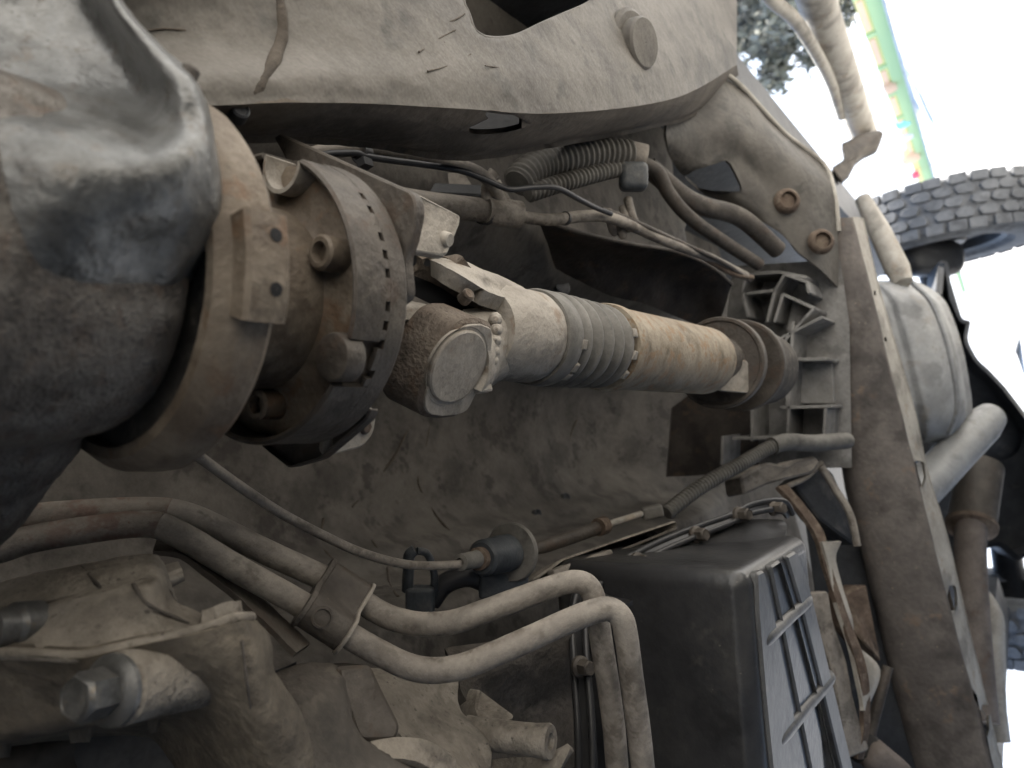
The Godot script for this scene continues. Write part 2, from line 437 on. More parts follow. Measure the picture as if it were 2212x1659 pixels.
	coat("concrete", [C(0.5, 0.49, 0.47), C(0.6, 0.59, 0.57), C(0.68, 0.67, 0.65)], 0.95, 0.0, [], [], 0.4, 1.6)
	coat("leaf", [C(0.09, 0.095, 0.075), C(0.14, 0.145, 0.12), C(0.2, 0.19, 0.175)], 0.8, 0.0, [], [], 0.0, 2.0)
	coat("bark", [C(0.1, 0.085, 0.07), C(0.16, 0.14, 0.12), C(0.22, 0.2, 0.17)], 0.95, 0.0, [], [], 1.0, 0.8)
	coat("rail_side", [C(0.058, 0.048, 0.038), C(0.098, 0.082, 0.065), C(0.143, 0.122, 0.099)], 0.85, 0.0, [], [], 0.28, 0.36)
	coat("oily_casting", [C(0.055, 0.047, 0.037), C(0.102, 0.087, 0.068), C(0.162, 0.139, 0.108)], 0.75, 0.0, [C(0.170, 0.145, 0.111), 0.4], [C(0.043, 0.036, 0.029), 0.1], 0.8, 0.22)  # darker copy of the dusty casting: oil stains plus shade put into colour
	coat("shield_brown", [C(0.025, 0.021, 0.018), C(0.042, 0.035, 0.03), C(0.065, 0.055, 0.046)], 0.6, 0.0, [C(0.09, 0.06, 0.04), 0.34], [], 0.4, 0.3)
	coat("seam_dark", [C(0.05, 0.042, 0.034), C(0.07, 0.058, 0.046), C(0.1, 0.085, 0.067)], 0.9, 0.0, [], [], 0.8, 0.2)
	coat("dark_wall", [C(0.066, 0.062, 0.055), C(0.094, 0.088, 0.079), C(0.121, 0.114, 0.105)], 0.95, 0.0, [], [], 0.4, 1.2)
	coat("cool_metal", [C(0.22, 0.222, 0.22), C(0.31, 0.313, 0.31), C(0.39, 0.395, 0.39)], 0.55, 0.2, [C(0.26, 0.245, 0.22), 0.36], [], 0.2, 0.5)
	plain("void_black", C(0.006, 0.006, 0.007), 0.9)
	plain("wire_black", C(0.03, 0.03, 0.032), 0.45)
	plain("green_paint", C(0.36, 0.5, 0.26), 0.8)
	plain("yellow_paint", C(0.6, 0.6, 0.26), 0.8)
	plain("orange_paint", C(0.7, 0.48, 0.33), 0.8)
	plain("white_paint", C(0.8, 0.8, 0.8), 0.4)
	plain("window_glass", C(0.1, 0.13, 0.16), 0.15)
	plain("cyan_cloth", C(0.25, 0.65, 0.7), 0.8)
	plain("red_cloth", C(0.8, 0.12, 0.18), 0.8)
	plain("blue_paint", C(0.1, 0.3, 0.7), 0.5)
	plain("skin", C(0.45, 0.28, 0.2), 0.7)
	plain("dark_cloth", C(0.08, 0.09, 0.14), 0.9)
	plain("pale_cloth", C(0.6, 0.6, 0.62), 0.9)

# ================= the setting =================
func setting() -> void:
	var st := new_mesh()
	box(st, Vector3(0, -0.1, 0), Basis.IDENTITY, Vector3(300, 0.2, 300))
	struct("road", st, M.road)
	st = new_mesh()
	box(st, Vector3(-1.6, 0.9, -1.75), Basis.IDENTITY, Vector3(6.0, 1.8, 0.25), 0.02)
	var w := part(numbered("shade_wall"), st, M.dark_wall, self)  # unseen wall added to keep light off the vehicle's left
	tag(w, "added dark wall out of view, shading the left side of the vehicle", "wall")

# ================= vehicle =================
func vehicle_body() -> void:
	var v := thing("vehicle_body", "underside of the vehicle's body, dusty brown tunnel floor and dark sills", "vehicle")
	# floor pan with the tunnel, as rows across the vehicle
	var st := new_mesh(); var rows := []
	for z in [-0.72, -0.6, -0.45, -0.3, -0.2, -0.1, -0.08, -0.065, -0.05, -0.03, -0.01, 0.01, 0.04, 0.08, 0.14, 0.2, 0.24, 0.28, 0.31, 0.35, 0.42, 0.5, 0.6, 0.72]:
		var r := PackedVector3Array()
		for i in 34: r.append(Vector3(-0.7 + i * 0.08, floor_height(-0.7 + i * 0.08, z), z))
		rows.append(r)
	sheet(st, rows, 3, 4, 0.004, 0.0016, 28.0)
	part("floor_pan", st, M.dusty_floor, v)
	st = new_mesh()
	box(st, Vector3(0.4, 1.42, 0), Basis.IDENTITY, Vector3(6.8, 0.8, 1.44), 0.05)
	part("body_shell", st, M.sill_paint, v)
	for x in [-0.7]:
		st = new_mesh()
		box(st, Vector3(-1.9, 0.80, 0), Basis.IDENTITY, Vector3(2.42, 0.1, 1.4), 0.02)
		part("rear_floor", st, M.dusty_floor, v)
	for s in [1, -1]:
		st = new_mesh()
		var e: float = 0.7 * s
		plate(st, PackedVector3Array([Vector3(-2.9, 0.51, e), Vector3(-2.9, 1.06, e), Vector3(3.6, 1.06, e), Vector3(3.05, 0.545, e)]), Vector3(0, 0, -0.13 * s), 0.008)
		part("sill", st, M.sill_paint, v)
	st = new_mesh()
	box(st, Vector3(-2.4, 0.62, 0), Basis.IDENTITY, Vector3(0.9, 0.6, 1.3), 0.05)
	part("rear_light_block", st, M.sill_paint, v)  # unseen box added behind the eye to block light from the rear

func floor_height(x: float, z: float) -> float:
	var c: Array = [[-0.72, 0.70], [-0.3, 0.765], [-0.1, 0.768], [-0.065, 0.78], [-0.02, 0.90], [0.03, 0.95], [0.15, 0.95], [0.21, 0.92], [0.27, 0.74], [0.31, 0.69], [0.4, 0.68], [0.72, 0.64]]
	var y: float = c[0][1]
	for i in c.size() - 1:
		if z >= c[i][0]: y = lerp(float(c[i][1]), float(c[i + 1][1]), smoothstep(0.0, 1.0, clamp((z - c[i][0]) / (c[i + 1][0] - c[i][0]), 0.0, 1.0)))
	y += 0.007 * lumps.get_noise_2d(x * 6.0, z * 9.0)
	if x > 1.2: y = lerp(y, 0.84, min(1.0, (x - 1.2) / 0.3))
	return y

func frame_rail() -> void:
	var v := thing("frame_rail", "broad tan dusty chassis rail along the top with a dark cut-out and a large bolt", "chassis rail")
	var cut := PackedVector2Array([Vector2(1003, -60), Vector2(1003, 0), Vector2(1014, 27), Vector2(1024, 58), Vector2(1036, 72), Vector2(1054, 81), Vector2(1075, 83), Vector2(1100, 80), Vector2(1125, 72), Vector2(1168, 51), Vector2(1213, 31), Vector2(1267, 7), Vector2(1300, -20), Vector2(1330, -60)])
	var oval := PackedVector2Array([Vector2(1041, 240), Vector2(1062, 238), Vector2(1082, 241), Vector2(1110, 249), Vector2(1130, 259), Vector2(1138, 267), Vector2(1132, 275), Vector2(1118, 280), Vector2(1092, 286), Vector2(1055, 290), Vector2(1022, 289), Vector2(1008, 284), Vector2(1007, 278), Vector2(1024, 271), Vector2(1055, 256)])
	var cols := [150, 300, 450, 620, 800, 1000, 1200, 1400, 1500, 1592]
	var rows := []
	# rows run along the rail; the first ones lie on its underside, the last ones go up its inner side
	var ys := [[-130, -130, -130, -130, -130, -130, -130, -130, -130, -130], [-60, -60, -60, -60, -60, -60, -60, -60, -60, -60], [30, 30, 30, 30, 30, 30, 25, 15, 10, 0], [100, 100, 100, 105, 110, 110, 105, 90, 75, 60], [170, 165, 165, 165, 165, 170, 170, 150, 125, 104]]
	for k in ys.size():
		var r := PackedVector3Array()
		for i in cols.size():
			var y: float = 0.565 - 0.065 * (cols[i] - 200.0) / 1400.0
			# shallow hollow along the left half, swelling to the outside
			if cols[i] < 900: y += [0.0, -0.004, 0.006, 0.010, 0.002][k] * (900.0 - cols[i]) / 600.0
			r.append(ony(cols[i], ys[k][i], y))
		rows.append(r)
	var fold := [225, 225, 228, 222, 224, 235, 245, 225, 195, 140]
	var low := [300, 300, 296, 293, 306, 334, 306, 270, 240, 165]
	var r1 := PackedVector3Array(); var r2 := PackedVector3Array(); var r3 := PackedVector3Array(); var r4 := PackedVector3Array()
	for i in cols.size():
		var y: float = 0.565 - 0.065 * (cols[i] - 200.0) / 1400.0
		var e := ony(cols[i], fold[i], y + 0.004)
		r1.append(e)
		var s := seen(e)
		r2.append(at(cols[i] + 2.0, lerp(float(fold[i]), float(low[i]), 0.5), s.z * 1.06))
		r3.append(at(cols[i] + 4.0, low[i], s.z * 1.17))
		r4.append(at(cols[i] + 4.0, low[i] - 4.0, s.z * 1.3))
	var soft := PackedVector3Array()
	for i in cols.size(): soft.append(rows[4][i].lerp(r1[i], 0.8))
	rows.append_array([soft, r1])
	var st := new_mesh()
	sheet(st, rows, 16, 9, 0.004, 0.0006, 30.0, [cut, oval])
	part("rail_panel", st, M.dusty_rail, v)
	st = new_mesh()
	sheet(st, [r1, r2, r3, r4], 16, 9, 0.004, 0.0006, 30.0, [oval])
	part("rail_side", st, M.rail_side, v)
	var grid := refine(rows, 10, 6)
	# the folded lip round the cut-out
	st = new_mesh()
	var lip := PackedVector3Array()
	for q in cut: lip.append(ony(q.x - (4 if q.x < 1060 else -2), q.y + 2, 0.565 - 0.065 * (q.x - 200.0) / 1400.0 + 0.002))
	tube(st, curve(lip, 4), 0.0022, 8)
	part("cut_out_lip", st, M.dusty_rail, v)
	# inner plate of the box section, seen through the openings
	st = new_mesh()
	plate(st, PackedVector3Array([ony(150, -250, 0.72), ony(1500, -250, 0.72), ony(1400, 100, 0.72), ony(1150, 250, 0.72), ony(500, 240, 0.72)]), Vector3(0, 0.004, 0))
	part("inner_plate", st, M.sill_paint, v)
	st = new_mesh()
	var back := PackedVector3Array()
	for q in oval: back.append(at(1072.0 + (q.x - 1072.0) * 1.25, 264.0 + (q.y - 264.0) * 1.5, 0.70))
	plate(st, back, Vector3(0.004, 0.01, 0))
	part("hole_shade", st, M.sill_paint, v)  # blackish plate gives the oval hole its shade by colour
	# dark seam running down the panel
	st = new_mesh()
	var seam := PackedVector3Array()
	for q in [[594, -60], [598, -30], [601, 0], [606, 25], [610, 50], [609, 75], [603, 100], [592, 130], [578, 160], [560, 185], [542, 205]]:
		var s := 0.5; var far := 1e9
		for line in grid:
			for p in line:
				var e := seen(p); var k := Vector2(e.x, e.y).distance_to(Vector2(q[0], q[1]))
				if k < far: far = k; s = e.z
		seam.append(at(q[0], q[1], s + 0.0020))
	tube(st, curve(seam, 4), 0.0034, 8, 0.0008)
	part("seam", st, M.seam_dark, v)
	for q in [[924, 154, 975, 140, 1017, 117], [917, 103, 955, 80, 983, 65], [1048, 142, 1080, 146, 1116, 146], [905, 112, 930, 98, 960, 92], [300, 70, 350, 62, 400, 66], [930, 60, 980, 44, 1004, 30]]:
		st = new_mesh()
		var line := PackedVector3Array()
		for i in 3:
			var s := 0.5; var far := 1e9
			for l in grid:
				for p in l:
					var e := seen(p); var k := Vector2(e.x, e.y).distance_to(Vector2(q[i * 2], q[i * 2 + 1]))
					if k < far: far = k; s = e.z
			line.append(at(q[i * 2], q[i * 2 + 1], s + 0.0002))
		tube(st, curve(line, 5), 0.00055, 6, 0.0005)
		part("scratch", st, M.seam_dark, v)
	# large bolt with its round washer
	st = new_mesh()
	var o := ony(1364, 100, 0.515); var ax := Vector3(-0.12, -0.95, -0.35).normalized()
	lathe(st, o + ax * -0.004, ax, [Vector2(0, 0.001), Vector2(0, 0.036), Vector2(0.005, 0.036), Vector2(0.008, 0.032), Vector2(0.008, 0.0255), Vector2(0.018, 0.025), Vector2(0.0205, 0.023), Vector2(0.021, 0.0005)], 6 * 6)
	part("bolt", st, M.dusty_rail, v)
	# plate end going up towards the crossmember, with two bolt holes
	st = new_mesh()
	var g := [PackedVector3Array([at(1440, 268, 0.98), at(1484, 200, 1.05), at(1545, 150, 1.10), at(1605, 190, 1.13), at(1668, 262, 1.17), at(1778, 352, 1.2)]),
		PackedVector3Array([at(1440, 300, 0.98), at(1500, 285, 1.03), at(1580, 270, 1.06), at(1650, 310, 1.09), at(1730, 360, 1.12), at(1800, 410, 1.16)]),
		PackedVector3Array([at(1450, 345, 1.02), at(1530, 352, 1.05), at(1600, 350, 1.08), at(1660, 400, 1.1), at(1740, 445, 1.11), at(1806, 480, 1.15)]),
		PackedVector3Array([at(1480, 385, 1.06), at(1560, 405, 1.07), at(1640, 430, 1.09), at(1700, 470, 1.1), at(1760, 515, 1.11), at(1812, 560, 1.15)]),
		PackedVector3Array([at(1520, 420, 1.1), at(1600, 455, 1.1), at(1680, 500, 1.1), at(1725, 545, 1.1), at(1770, 580, 1.11), at(1810, 620, 1.15)])]
	var slot := PackedVector2Array([Vector2(1471, 388), Vector2(1500, 368), Vector2(1574, 345), Vector2(1592, 380), Vector2(1606, 412), Vector2(1540, 418), Vector2(1490, 408)])
	sheet(st, g, 9, 9, 0.004, 0.0008, 30.0, [slot])
	part("end_plate", st, M.dusty_rail, v)
	st = new_mesh()
	tube(st, curve(pts([1536, 150, 1.09, 1572, 163, 1.1, 1605, 190, 1.12, 1636, 224, 1.14, 1700, 292, 1.17, 1779, 354, 1.19, 1802, 420, 1.16, 1812, 500, 1.15]), 6), 0.004, 8)
	part("plate_edge", st, M.pale_steel, v)
	for q in [[1702, 432], [1776, 520]]:
		st = new_mesh()
		var c := at(q[0], q[1], 1.09); var d := (EYE - c).normalized()
		d = (d * 0.6 + Vector3(-0.5, -0.6, 0.1)).normalized()
		lathe(st, c, d, [Vector2(0.004, 0.0115), Vector2(0.005, 0.0130), Vector2(0.003, 0.016), Vector2(-0.001, 0.0185), Vector2(-0.006, 0.0195)], 28)
		lathe(st, c, d, [Vector2(0.004, 0.0115), Vector2(-0.003, 0.0108), Vector2(-0.001, 0.0005)], 28)
		part("bolt_hole", st, M.rust, v)

func crossmember() -> void:
	var v := thing("crossmember", "long brown rust-spotted steel crossmember with a pale slotted lower flange", "crossmember")
	# its rear face, seen dark, from top to bottom of the picture
	var l := [1746, 470, 1751, 542, 1782, 679, 1806, 816, 1813, 971, 1834, 1090, 1871, 1234, 1909, 1398, 1967, 1659, 1990, 1760]
	var r := [1832, 470, 1851, 542, 1879, 650, 1902, 755, 1930, 868, 1961, 988, 1988, 1100, 2036, 1295, 2088, 1484, 2129, 1659, 2153, 1760]
	var la := PackedVector3Array(); var ra := PackedVector3Array()
	for i in range(0, l.size(), 2): la.append(onx(l[i], l[i + 1], 1.26))
	for i in range(0, r.size(), 2): ra.append(onx(r[i], r[i + 1], 1.25))
	la = resampled(la, 12); ra = resampled(ra, 12)
	var mid := PackedVector3Array(); var up := PackedVector3Array(); var edge := PackedVector3Array(); var roll := PackedVector3Array()
	for i in la.size():
		mid.append(la[i].lerp(ra[i], 0.45) + Vector3(-0.006, 0, 0)); up.append(la[i] + Vector3(0.05, 0.012, 0)); edge.append(la[i] + Vector3(0.004, -0.004, 0)); roll.append(ra[i] + Vector3(0.006, -0.006, 0))
	var st := new_mesh()
	sheet(st, [up, edge, mid, ra, roll], 4, 5, 0.004, 0.0012, 22.0)
	part("web", st, M.beam_paint, v)
	# the flange turned forward under it
	var e := [1862, 470, 1878, 542, 1899, 635, 1930, 734, 1967, 861, 1988, 947, 2009, 1056, 2026, 1090, 2060, 1227, 2088, 1347, 2125, 1501, 2160, 1645, 2190, 1760]
	var ea := PackedVector3Array()
	for i in range(0, e.size(), 2): ea.append(onx(e[i], e[i + 1], 1.31))
	ea = resampled(ea, 12)
	var fa := PackedVector3Array(); var fb := PackedVector3Array(); var fm := PackedVector3Array(); var lipa := PackedVector3Array()
	for i in ra.size(): fa.append(ra[i] + Vector3(0.003, -0.004, 0)); fb.append(ea[i]); fm.append(ra[i].lerp(ea[i], 0.5) + Vector3(0, -0.002, 0)); lipa.append(ea[i] + Vector3(0.004, 0.006, 0))
	st = new_mesh()
	var slots := [PackedVector2Array([Vector2(1972, 1003), Vector2(1978, 993), Vector2(1996, 998), Vector2(2000, 1030), Vector2(1995, 1050), Vector2(1985, 1058), Vector2(1974, 1030)]),
		PackedVector2Array([Vector2(2054, 1252), Vector2(2066, 1268), Vector2(2068, 1308), Vector2(2056, 1342), Vector2(2048, 1320), Vector2(2045, 1295)]),
		PackedVector2Array([Vector2(2124, 1510), Vector2(2135, 1530), Vector2(2138, 1580), Vector2(2130, 1600), Vector2(2120, 1570), Vector2(2118, 1535)])]
	for q in [[1889, 631], [1913, 734], [1942, 876], [2080, 1372]]:
		slots.append(PackedVector2Array([Vector2(q[0] - 3, q[1] - 12), Vector2(q[0] + 1, q[1] - 12), Vector2(q[0] + 4, q[1] + 10), Vector2(q[0] + 1, q[1] + 13), Vector2(q[0] - 2, q[1] + 4)]))
	sheet(st, [fa, fm, fb, lipa], 12, 5, 0.003, 0.0005, 30.0, slots)
	part("flange", st, M.pale_steel, v)
	# front web behind, so that the slots look into the hollow section
	st = new_mesh()
	var bk := PackedVector3Array(); var bt := PackedVector3Array()
	for i in ea.size(): bk.append(ea[i] + Vector3(0.0, 0.012, 0)); bt.append(ea[i] + Vector3(-0.01, 0.09, 0))
	sheet(st, [bk, bt], 3, 2, 0.003)
	part("front_web", st, M.beam_paint, v)

func resampled(p: PackedVector3Array, n: int) -> PackedVector3Array:
	var l := 0.0
	for i in p.size() - 1: l += p[i].distance_to(p[i + 1])
	var o := PackedVector3Array(); var k := 0; var done := 0.0
	for i in n:
		var want := l * i / (n - 1)
		while k < p.size() - 2 and done + p[k].distance_to(p[k + 1]) < want: done += p[k].distance_to(p[k + 1]); k += 1
		o.append(p[k].lerp(p[k + 1], clamp((want - done) / p[k].distance_to(p[k + 1]), 0.0, 1.0)))
	return o

func onplane(px: float, py: float, o: Vector3, n: Vector3) -> Vector3:
	var r := ray(px, py)
	return EYE + r * ((o - EYE).dot(n) / r.dot(n))

func gearbox_housing() -> void:
	var v := thing("gearbox_housing", "large rough grey aluminium gearbox housing, close and blurred at the left edge", "gearbox")
	var rows := [
		pts([-160, -120, .262, -20, -120, .264, 90, -120, .27, 150, -120, .268, 196, -120, .25, 222, -120, .256, 205, -120, .32]),
		pts([-160, 0, .26, -20, 0, .262, 110, 0, .270, 190, 0, .27, 234, 0, .246, 262, 0, .256, 245, 4, .32]),
		pts([-160, 110, .254, -20, 110, .256, 120, 110, .265, 245, 105, .27, 308, 100, .246, 344, 96, .26, 326, 104, .33]),
		pts([-160, 175, .246, -20, 178, .248, 130, 188, .256, 290, 190, .267, 370, 176, .245, 408, 155, .259, 392, 166, .33]),
		pts([-160, 225, .225, -20, 228, .227, 140, 245, .236, 305, 240, .258, 395, 215, .244, 434, 200, .261, 420, 212, .33]),
		pts([-160, 260, .212, -20, 262, .2135, 150, 280, .221, 310, 275, .246, 404, 255, .244, 448, 236, .262, 438, 250, .33]),
		pts([-160, 330, .210, -20, 335, .210, 150, 350, .2125, 320, 350, .226, 425, 330, .239, 466, 318, .262, 458, 328, .33]),
		pts([-160, 430, .210, -20, 430, .2095, 150, 440, .2125, 325, 445, .2285, 430, 435, .245, 485, 425, .266, 486, 430, .33]),
		pts([-160, 520, .211, -20, 522, .2105, 150, 525, .217, 328, 525, .2385, 430, 518, .2535, 480, 506, .274, 480, 512, .33]),
		pts([-160, 590, .2125, -20, 592, .2122, 150, 596, .2228, 310, 594, .2418, 402, 582, .2555, 442, 562, .283, 448, 566, .33]),
		pts([-160, 640, .2165, -20, 642, .2165, 150, 642, .2285, 300, 638, .2465, 390, 620, .261, 430, 596, .29, 434, 600, .33])]
	var st := new_mesh()
	sheet(st, rows, 14, 9, 0.0004, 0.0004, 130.0)
	part("flange_lobe", st, M.cast_aluminium, v)
	st = new_mesh()
	lathe(st, Vector3(0.0, 0.578, 0.126), Vector3.RIGHT, [Vector2(-0.5, 0.080), Vector2(-0.2, 0.077), Vector2(-0.16, 0.076), Vector2(-0.12, 0.074), Vector2(-0.08, 0.074), Vector2(-0.05, 0.072), Vector2(-0.02, 0.071), Vector2(0.0, 0.070), Vector2(0.01, 0.0695), Vector2(0.02, 0.0692), Vector2(0.03, 0.069), Vector2(0.04, 0.0688), Vector2(0.05, 0.0685), Vector2(0.06, 0.068), Vector2(0.07, 0.0676), Vector2(0.08, 0.0672), Vector2(0.09, 0.0668), Vector2(0.10, 0.0663), Vector2(0.11, 0.0658), Vector2(0.12, 0.065), Vector2(0.13, 0.064), Vector2(0.14, 0.0625), Vector2(0.147, 0.0605), Vector2(0.151, 0.057), Vector2(0.153, 0.05), Vector2(0.153, 0.001)], 150, 0, TAU, 0.0012)
	part("barrel", st, M.pitted_aluminium, v)
	st = new_mesh()
	sheet(st, [pts([-200, 800, .27, -60, 820, .272, 60, 838, .275, 150, 850, .285, 210, 850, .30, 214, 852, .34]),
		pts([-200, 900, .262, -60, 915, .262, 40, 925, .264, 120, 925, .272, 190, 925, .292, 196, 928, .34]),
		pts([-200, 985, .266, -60, 985, .266, 20, 988, .27, 85, 987, .276, 130, 982, .287, 166, 984, .306, 166, 986, .35]),
		pts([-200, 1060, .272, -90, 1060, .274, -20, 1062, .279, 30, 1062, .284, 70, 1060, .292, 104, 1058, .31, 102, 1062, .35]),
		pts([-200, 1130, .28, -120, 1130, .284, -60, 1132, .288, -20, 1134, .292, 10, 1136, .298, 42, 1140, .315, 40, 1142, .35]),
		pts([-220, 1240, .3, -180, 1240, .3, -130, 1240, .302, -110, 1240, .305, -90, 1242, .31, -70, 1244, .325, -72, 1244, .36])], 14, 10, 0.0004, 0.0009, 110.0)
	part("lower_lobe", st, M.pitted_aluminium, v)
	st = new_mesh()
	lathe(st, at(408, 160, .258), Vector3(0.3, -0.5, 0.8), [Vector2(-0.004, 0.0032), Vector2(0.002, 0.0032), Vector2(0.003, 0.002), Vector2(0.003, 0.0002)], 14)
	part("small_plug", st, M.dark_casting, v)

const HUB := Vector3(0, 0.578, 0.126)

func rings() -> void:
	var v := thing("dust_shield_ring", "rusty steel ring round the end of the gearbox, with a bolted block", "ring")
	var st := new_mesh()
	lathe(st, HUB, Vector3.RIGHT, [Vector2(0.151, 0.067), Vector2(0.151, 0.0715), Vector2(0.158, 0.0768), Vector2(0.160, 0.0775), Vector2(0.171, 0.0782), Vector2(0.1735, 0.0765), Vector2(0.1735, 0.066), Vector2(0.160, 0.066), Vector2(0.151, 0.067)], 110, 0, TAU, 0.0006, Vector3.UP)
	part("band", st, M.ring_steel, v)
	st = new_mesh()
	lathe(st, HUB, Vector3.RIGHT, [Vector2(0.1560, 0.074), Vector2(0.1560, 0.0825), Vector2(0.1575, 0.0842), Vector2(0.1725, 0.0842), Vector2(0.1740, 0.0828), Vector2(0.1740, 0.074)], 14, PI * 1.015, PI * 1.165, 0.0006, Vector3.UP)
	var block := part("block", st, M.ring_steel, v, "worn block bolted on the ring")
	for q in [[597, 518], [597, 627]]:
		st = new_mesh()
		var c := onx(q[0], q[1], 0.171); var n := (c - HUB); n.x = 0; n = n.normalized(); c = HUB + Vector3(0.1675, 0, 0) + n * 0.0843
		lathe(st, c, n, [Vector2(-0.003, 0.0026), Vector2(0.0002, 0.0026), Vector2(0.0003, 0.0002)], 14)
		part("hole_shade_disc", st, M.void_black, block)  # flat black disc stands for the shade in the hole
	st = new_mesh()
	lathe(st, HUB, Vector3.RIGHT, [Vector2(0.156, 0.0662), Vector2(0.168, 0.0662), Vector2(0.168, 0.04), Vector2(0.156, 0.04), Vector2(0.156, 0.0662)], 72)
	part("gap_shade_ring", st, M.black_rubber, v)  # black ring painted for the shaded gap between housing and ring

	v = thing("companion_flange", "brown steel drive flange cup with a slotted rim and two bent ears", "drive flange")
	st = new_mesh()
	# rim in three bands; the middle one is interrupted by slots, and all by two scallops
	var gaps := [[deg_to_rad(110), deg_to_rad(134)], [deg_to_rad(214), deg_to_rad(233)]]
	var runs := []
	runs.append([gaps[0][1], gaps[1][0]]); runs.append([gaps[1][1], gaps[0][0] + TAU])
	for r in runs:
		var n: int = int((r[1] - r[0]) * 22)
		lathe(st, HUB, Vector3.RIGHT, [Vector2(0.2425, 0.0665), Vector2(0.220, 0.0665), Vector2(0.219, 0.068), Vector2(0.220, 0.0695), Vector2(0.2365, 0.070)], n, r[0], r[1], 0, Vector3.UP)
	lathe(st, HUB, Vector3.RIGHT, [Vector2(0.2395, 0.0665), Vector2(0.2395, 0.070), Vector2(0.249, 0.0705), Vector2(0.251, 0.069), Vector2(0.251, 0.02), Vector2(0.248, 0.02), Vector2(0.248, 0.0665), Vector2(0.2395, 0.0665)], 100, 0, TAU, 0, Vector3.UP)
	var a := deg_to_rad(150.0)
	var k := 0
	while a < deg_to_rad(150.0 + 330.0):      # the webs left between the slots
		var long := 0.062 if k % 3 != 2 else 0.15
		lathe(st, HUB, Vector3.RIGHT, [Vector2(0.2364, 0.0668), Vector2(0.2364, 0.0699), Vector2(0.2396, 0.0699), Vector2(0.2396, 0.0668)], 5, a, a + long, 0, Vector3.UP)
		a += long + 0.062; k += 1
	lathe(st, HUB, Vector3.RIGHT, [Vector2(0.2364, 0.0668), Vector2(0.2364, 0.0699), Vector2(0.2396, 0.0699), Vector2(0.2396, 0.0668)], 40, deg_to_rad(233), deg_to_rad(510), 0, Vector3.UP)
	part("cup", st, M.brown_steel, v)
	st = new_mesh()
	lathe(st, HUB, Vector3.RIGHT, [Vector2(0.246, 0.0664), Vector2(0.2310, 0.0655), Vector2(0.2285, 0.060), Vector2(0.2270, 0.048), Vector2(0.224, 0.044), Vector2(0.16, 0.042)], 72)
	part("cup_floor", st, M.ring_steel, v)
	st = new_mesh()
	var t1 := deg_to_rad(123.0); var s1: Vector3 = HUB + Vector3(0, cos(t1), sin(t1)) * 0.064
	lathe(st, s1, Vector3.RIGHT, [Vector2(0.2195, 0.0115), Vector2(0.2195, 0.0135), Vector2(0.2385, 0.0135), Vector2(0.2385, 0.0115), Vector2(0.2195, 0.0115)], 30, 0, PI * 1.15, 0, Vector3(0, cos(t1), sin(t1)).rotated(Vector3.RIGHT, PI * 0.42))
	part("scallop", st, M.dusty_shaft, v)
	st = new_mesh()
	var t2 := deg_to_rad(223.0); var s2: Vector3 = HUB + Vector3(0, cos(t2), sin(t2)) * 0.0640
	lathe(st, s2, Vector3.RIGHT, [Vector2(0.2165, 0.0005), Vector2(0.2165, 0.0092), Vector2(0.217, 0.0102), Vector2(0.2182, 0.0107), Vector2(0.221, 0.0108), Vector2(0.226, 0.011), Vector2(0.2275, 0.0103), Vector2(0.2275, 0.0005)], 36, 0, TAU, 0.0003)
	part("scallop", st, M.brown_steel, v)
	for q in [[693, 545, 0.008], [556, 874, 0.0075]]:
		st = new_mesh()
		var c := onx(q[0], q[1], 0.217)
		lathe(st, c, Vector3.LEFT, [Vector2(-0.02, q[2]), Vector2(0.0, q[2]), Vector2(0.0012, q[2] * 0.85), Vector2(0.0012, q[2] * 0.6), Vector2(-0.003, q[2] * 0.5), Vector2(-0.003, 0.0002)], 24)
		part("bolt", st, M.ring_steel, v)
	# flat wings of the flange behind the cup, with their ears bent forward
	st = new_mesh()
	plate(st, rounded(flatx([590, 296, 604, 288, 892, 416, 900, 455, 886, 520, 872, 560, 880, 640, 800, 700, 700, 500], 0.2535), 0.004), Vector3(0.006, 0, 0), 0.001)
	part("wing", st, M.brown_steel, v)
	st = new_mesh()
	plate(st, rounded(pts([888, 412, .385, 905, 420, .388, 995, 466, .415, 992, 485, .413, 966, 548, .401, 955, 552, .4, 884, 540, .378, 880, 530, .378, 893, 490, .383]), 0.004), Vector3(0.004, 0.006, 0.001), 0.0008)
	var ear_a := part("ear", st, M.dusty_shaft, v)
	st = new_mesh()
	lathe(st, at(963, 517, .403), Vector3(0.1, -0.8, -0.5), [Vector2(-0.003, 0.0045), Vector2(0.002, 0.0042), Vector2(0.003, 0.0035), Vector2(0.003, 0.0002)], 16)
	part("rivet", st, M.dusty_shaft, ear_a)
	st = new_mesh()
	plate(st, rounded(flatx([560, 962, 700, 935, 800, 880, 792, 905, 740, 950, 690, 992, 622, 1012], 0.2535), 0.003), Vector3(0.006, 0, 0), 0.001)
	part("wing", st, M.brown_steel, v)
	st = new_mesh()
	plate(st, rounded(pts([705, 930, .376, 760, 905, .386, 800, 876, .40, 812, 895, .402, 808, 935, .40, 785, 965, .395, 690, 990, .373]), 0.006), Vector3(0.004, 0.006, 0.003), 0.0008)
	var ear_b := part("ear", st, M.dusty_shaft, v)
	st = new_mesh()
	lathe(st, at(783, 920, .395), Vector3(0.1, -0.8, -0.5), [Vector2(-0.003, 0.0045), Vector2(0.003, 0.004), Vector2(0.004, 0.003), Vector2(0.004, 0.0002)], 6)
	part("rivet", st, M.rust, ear_b)

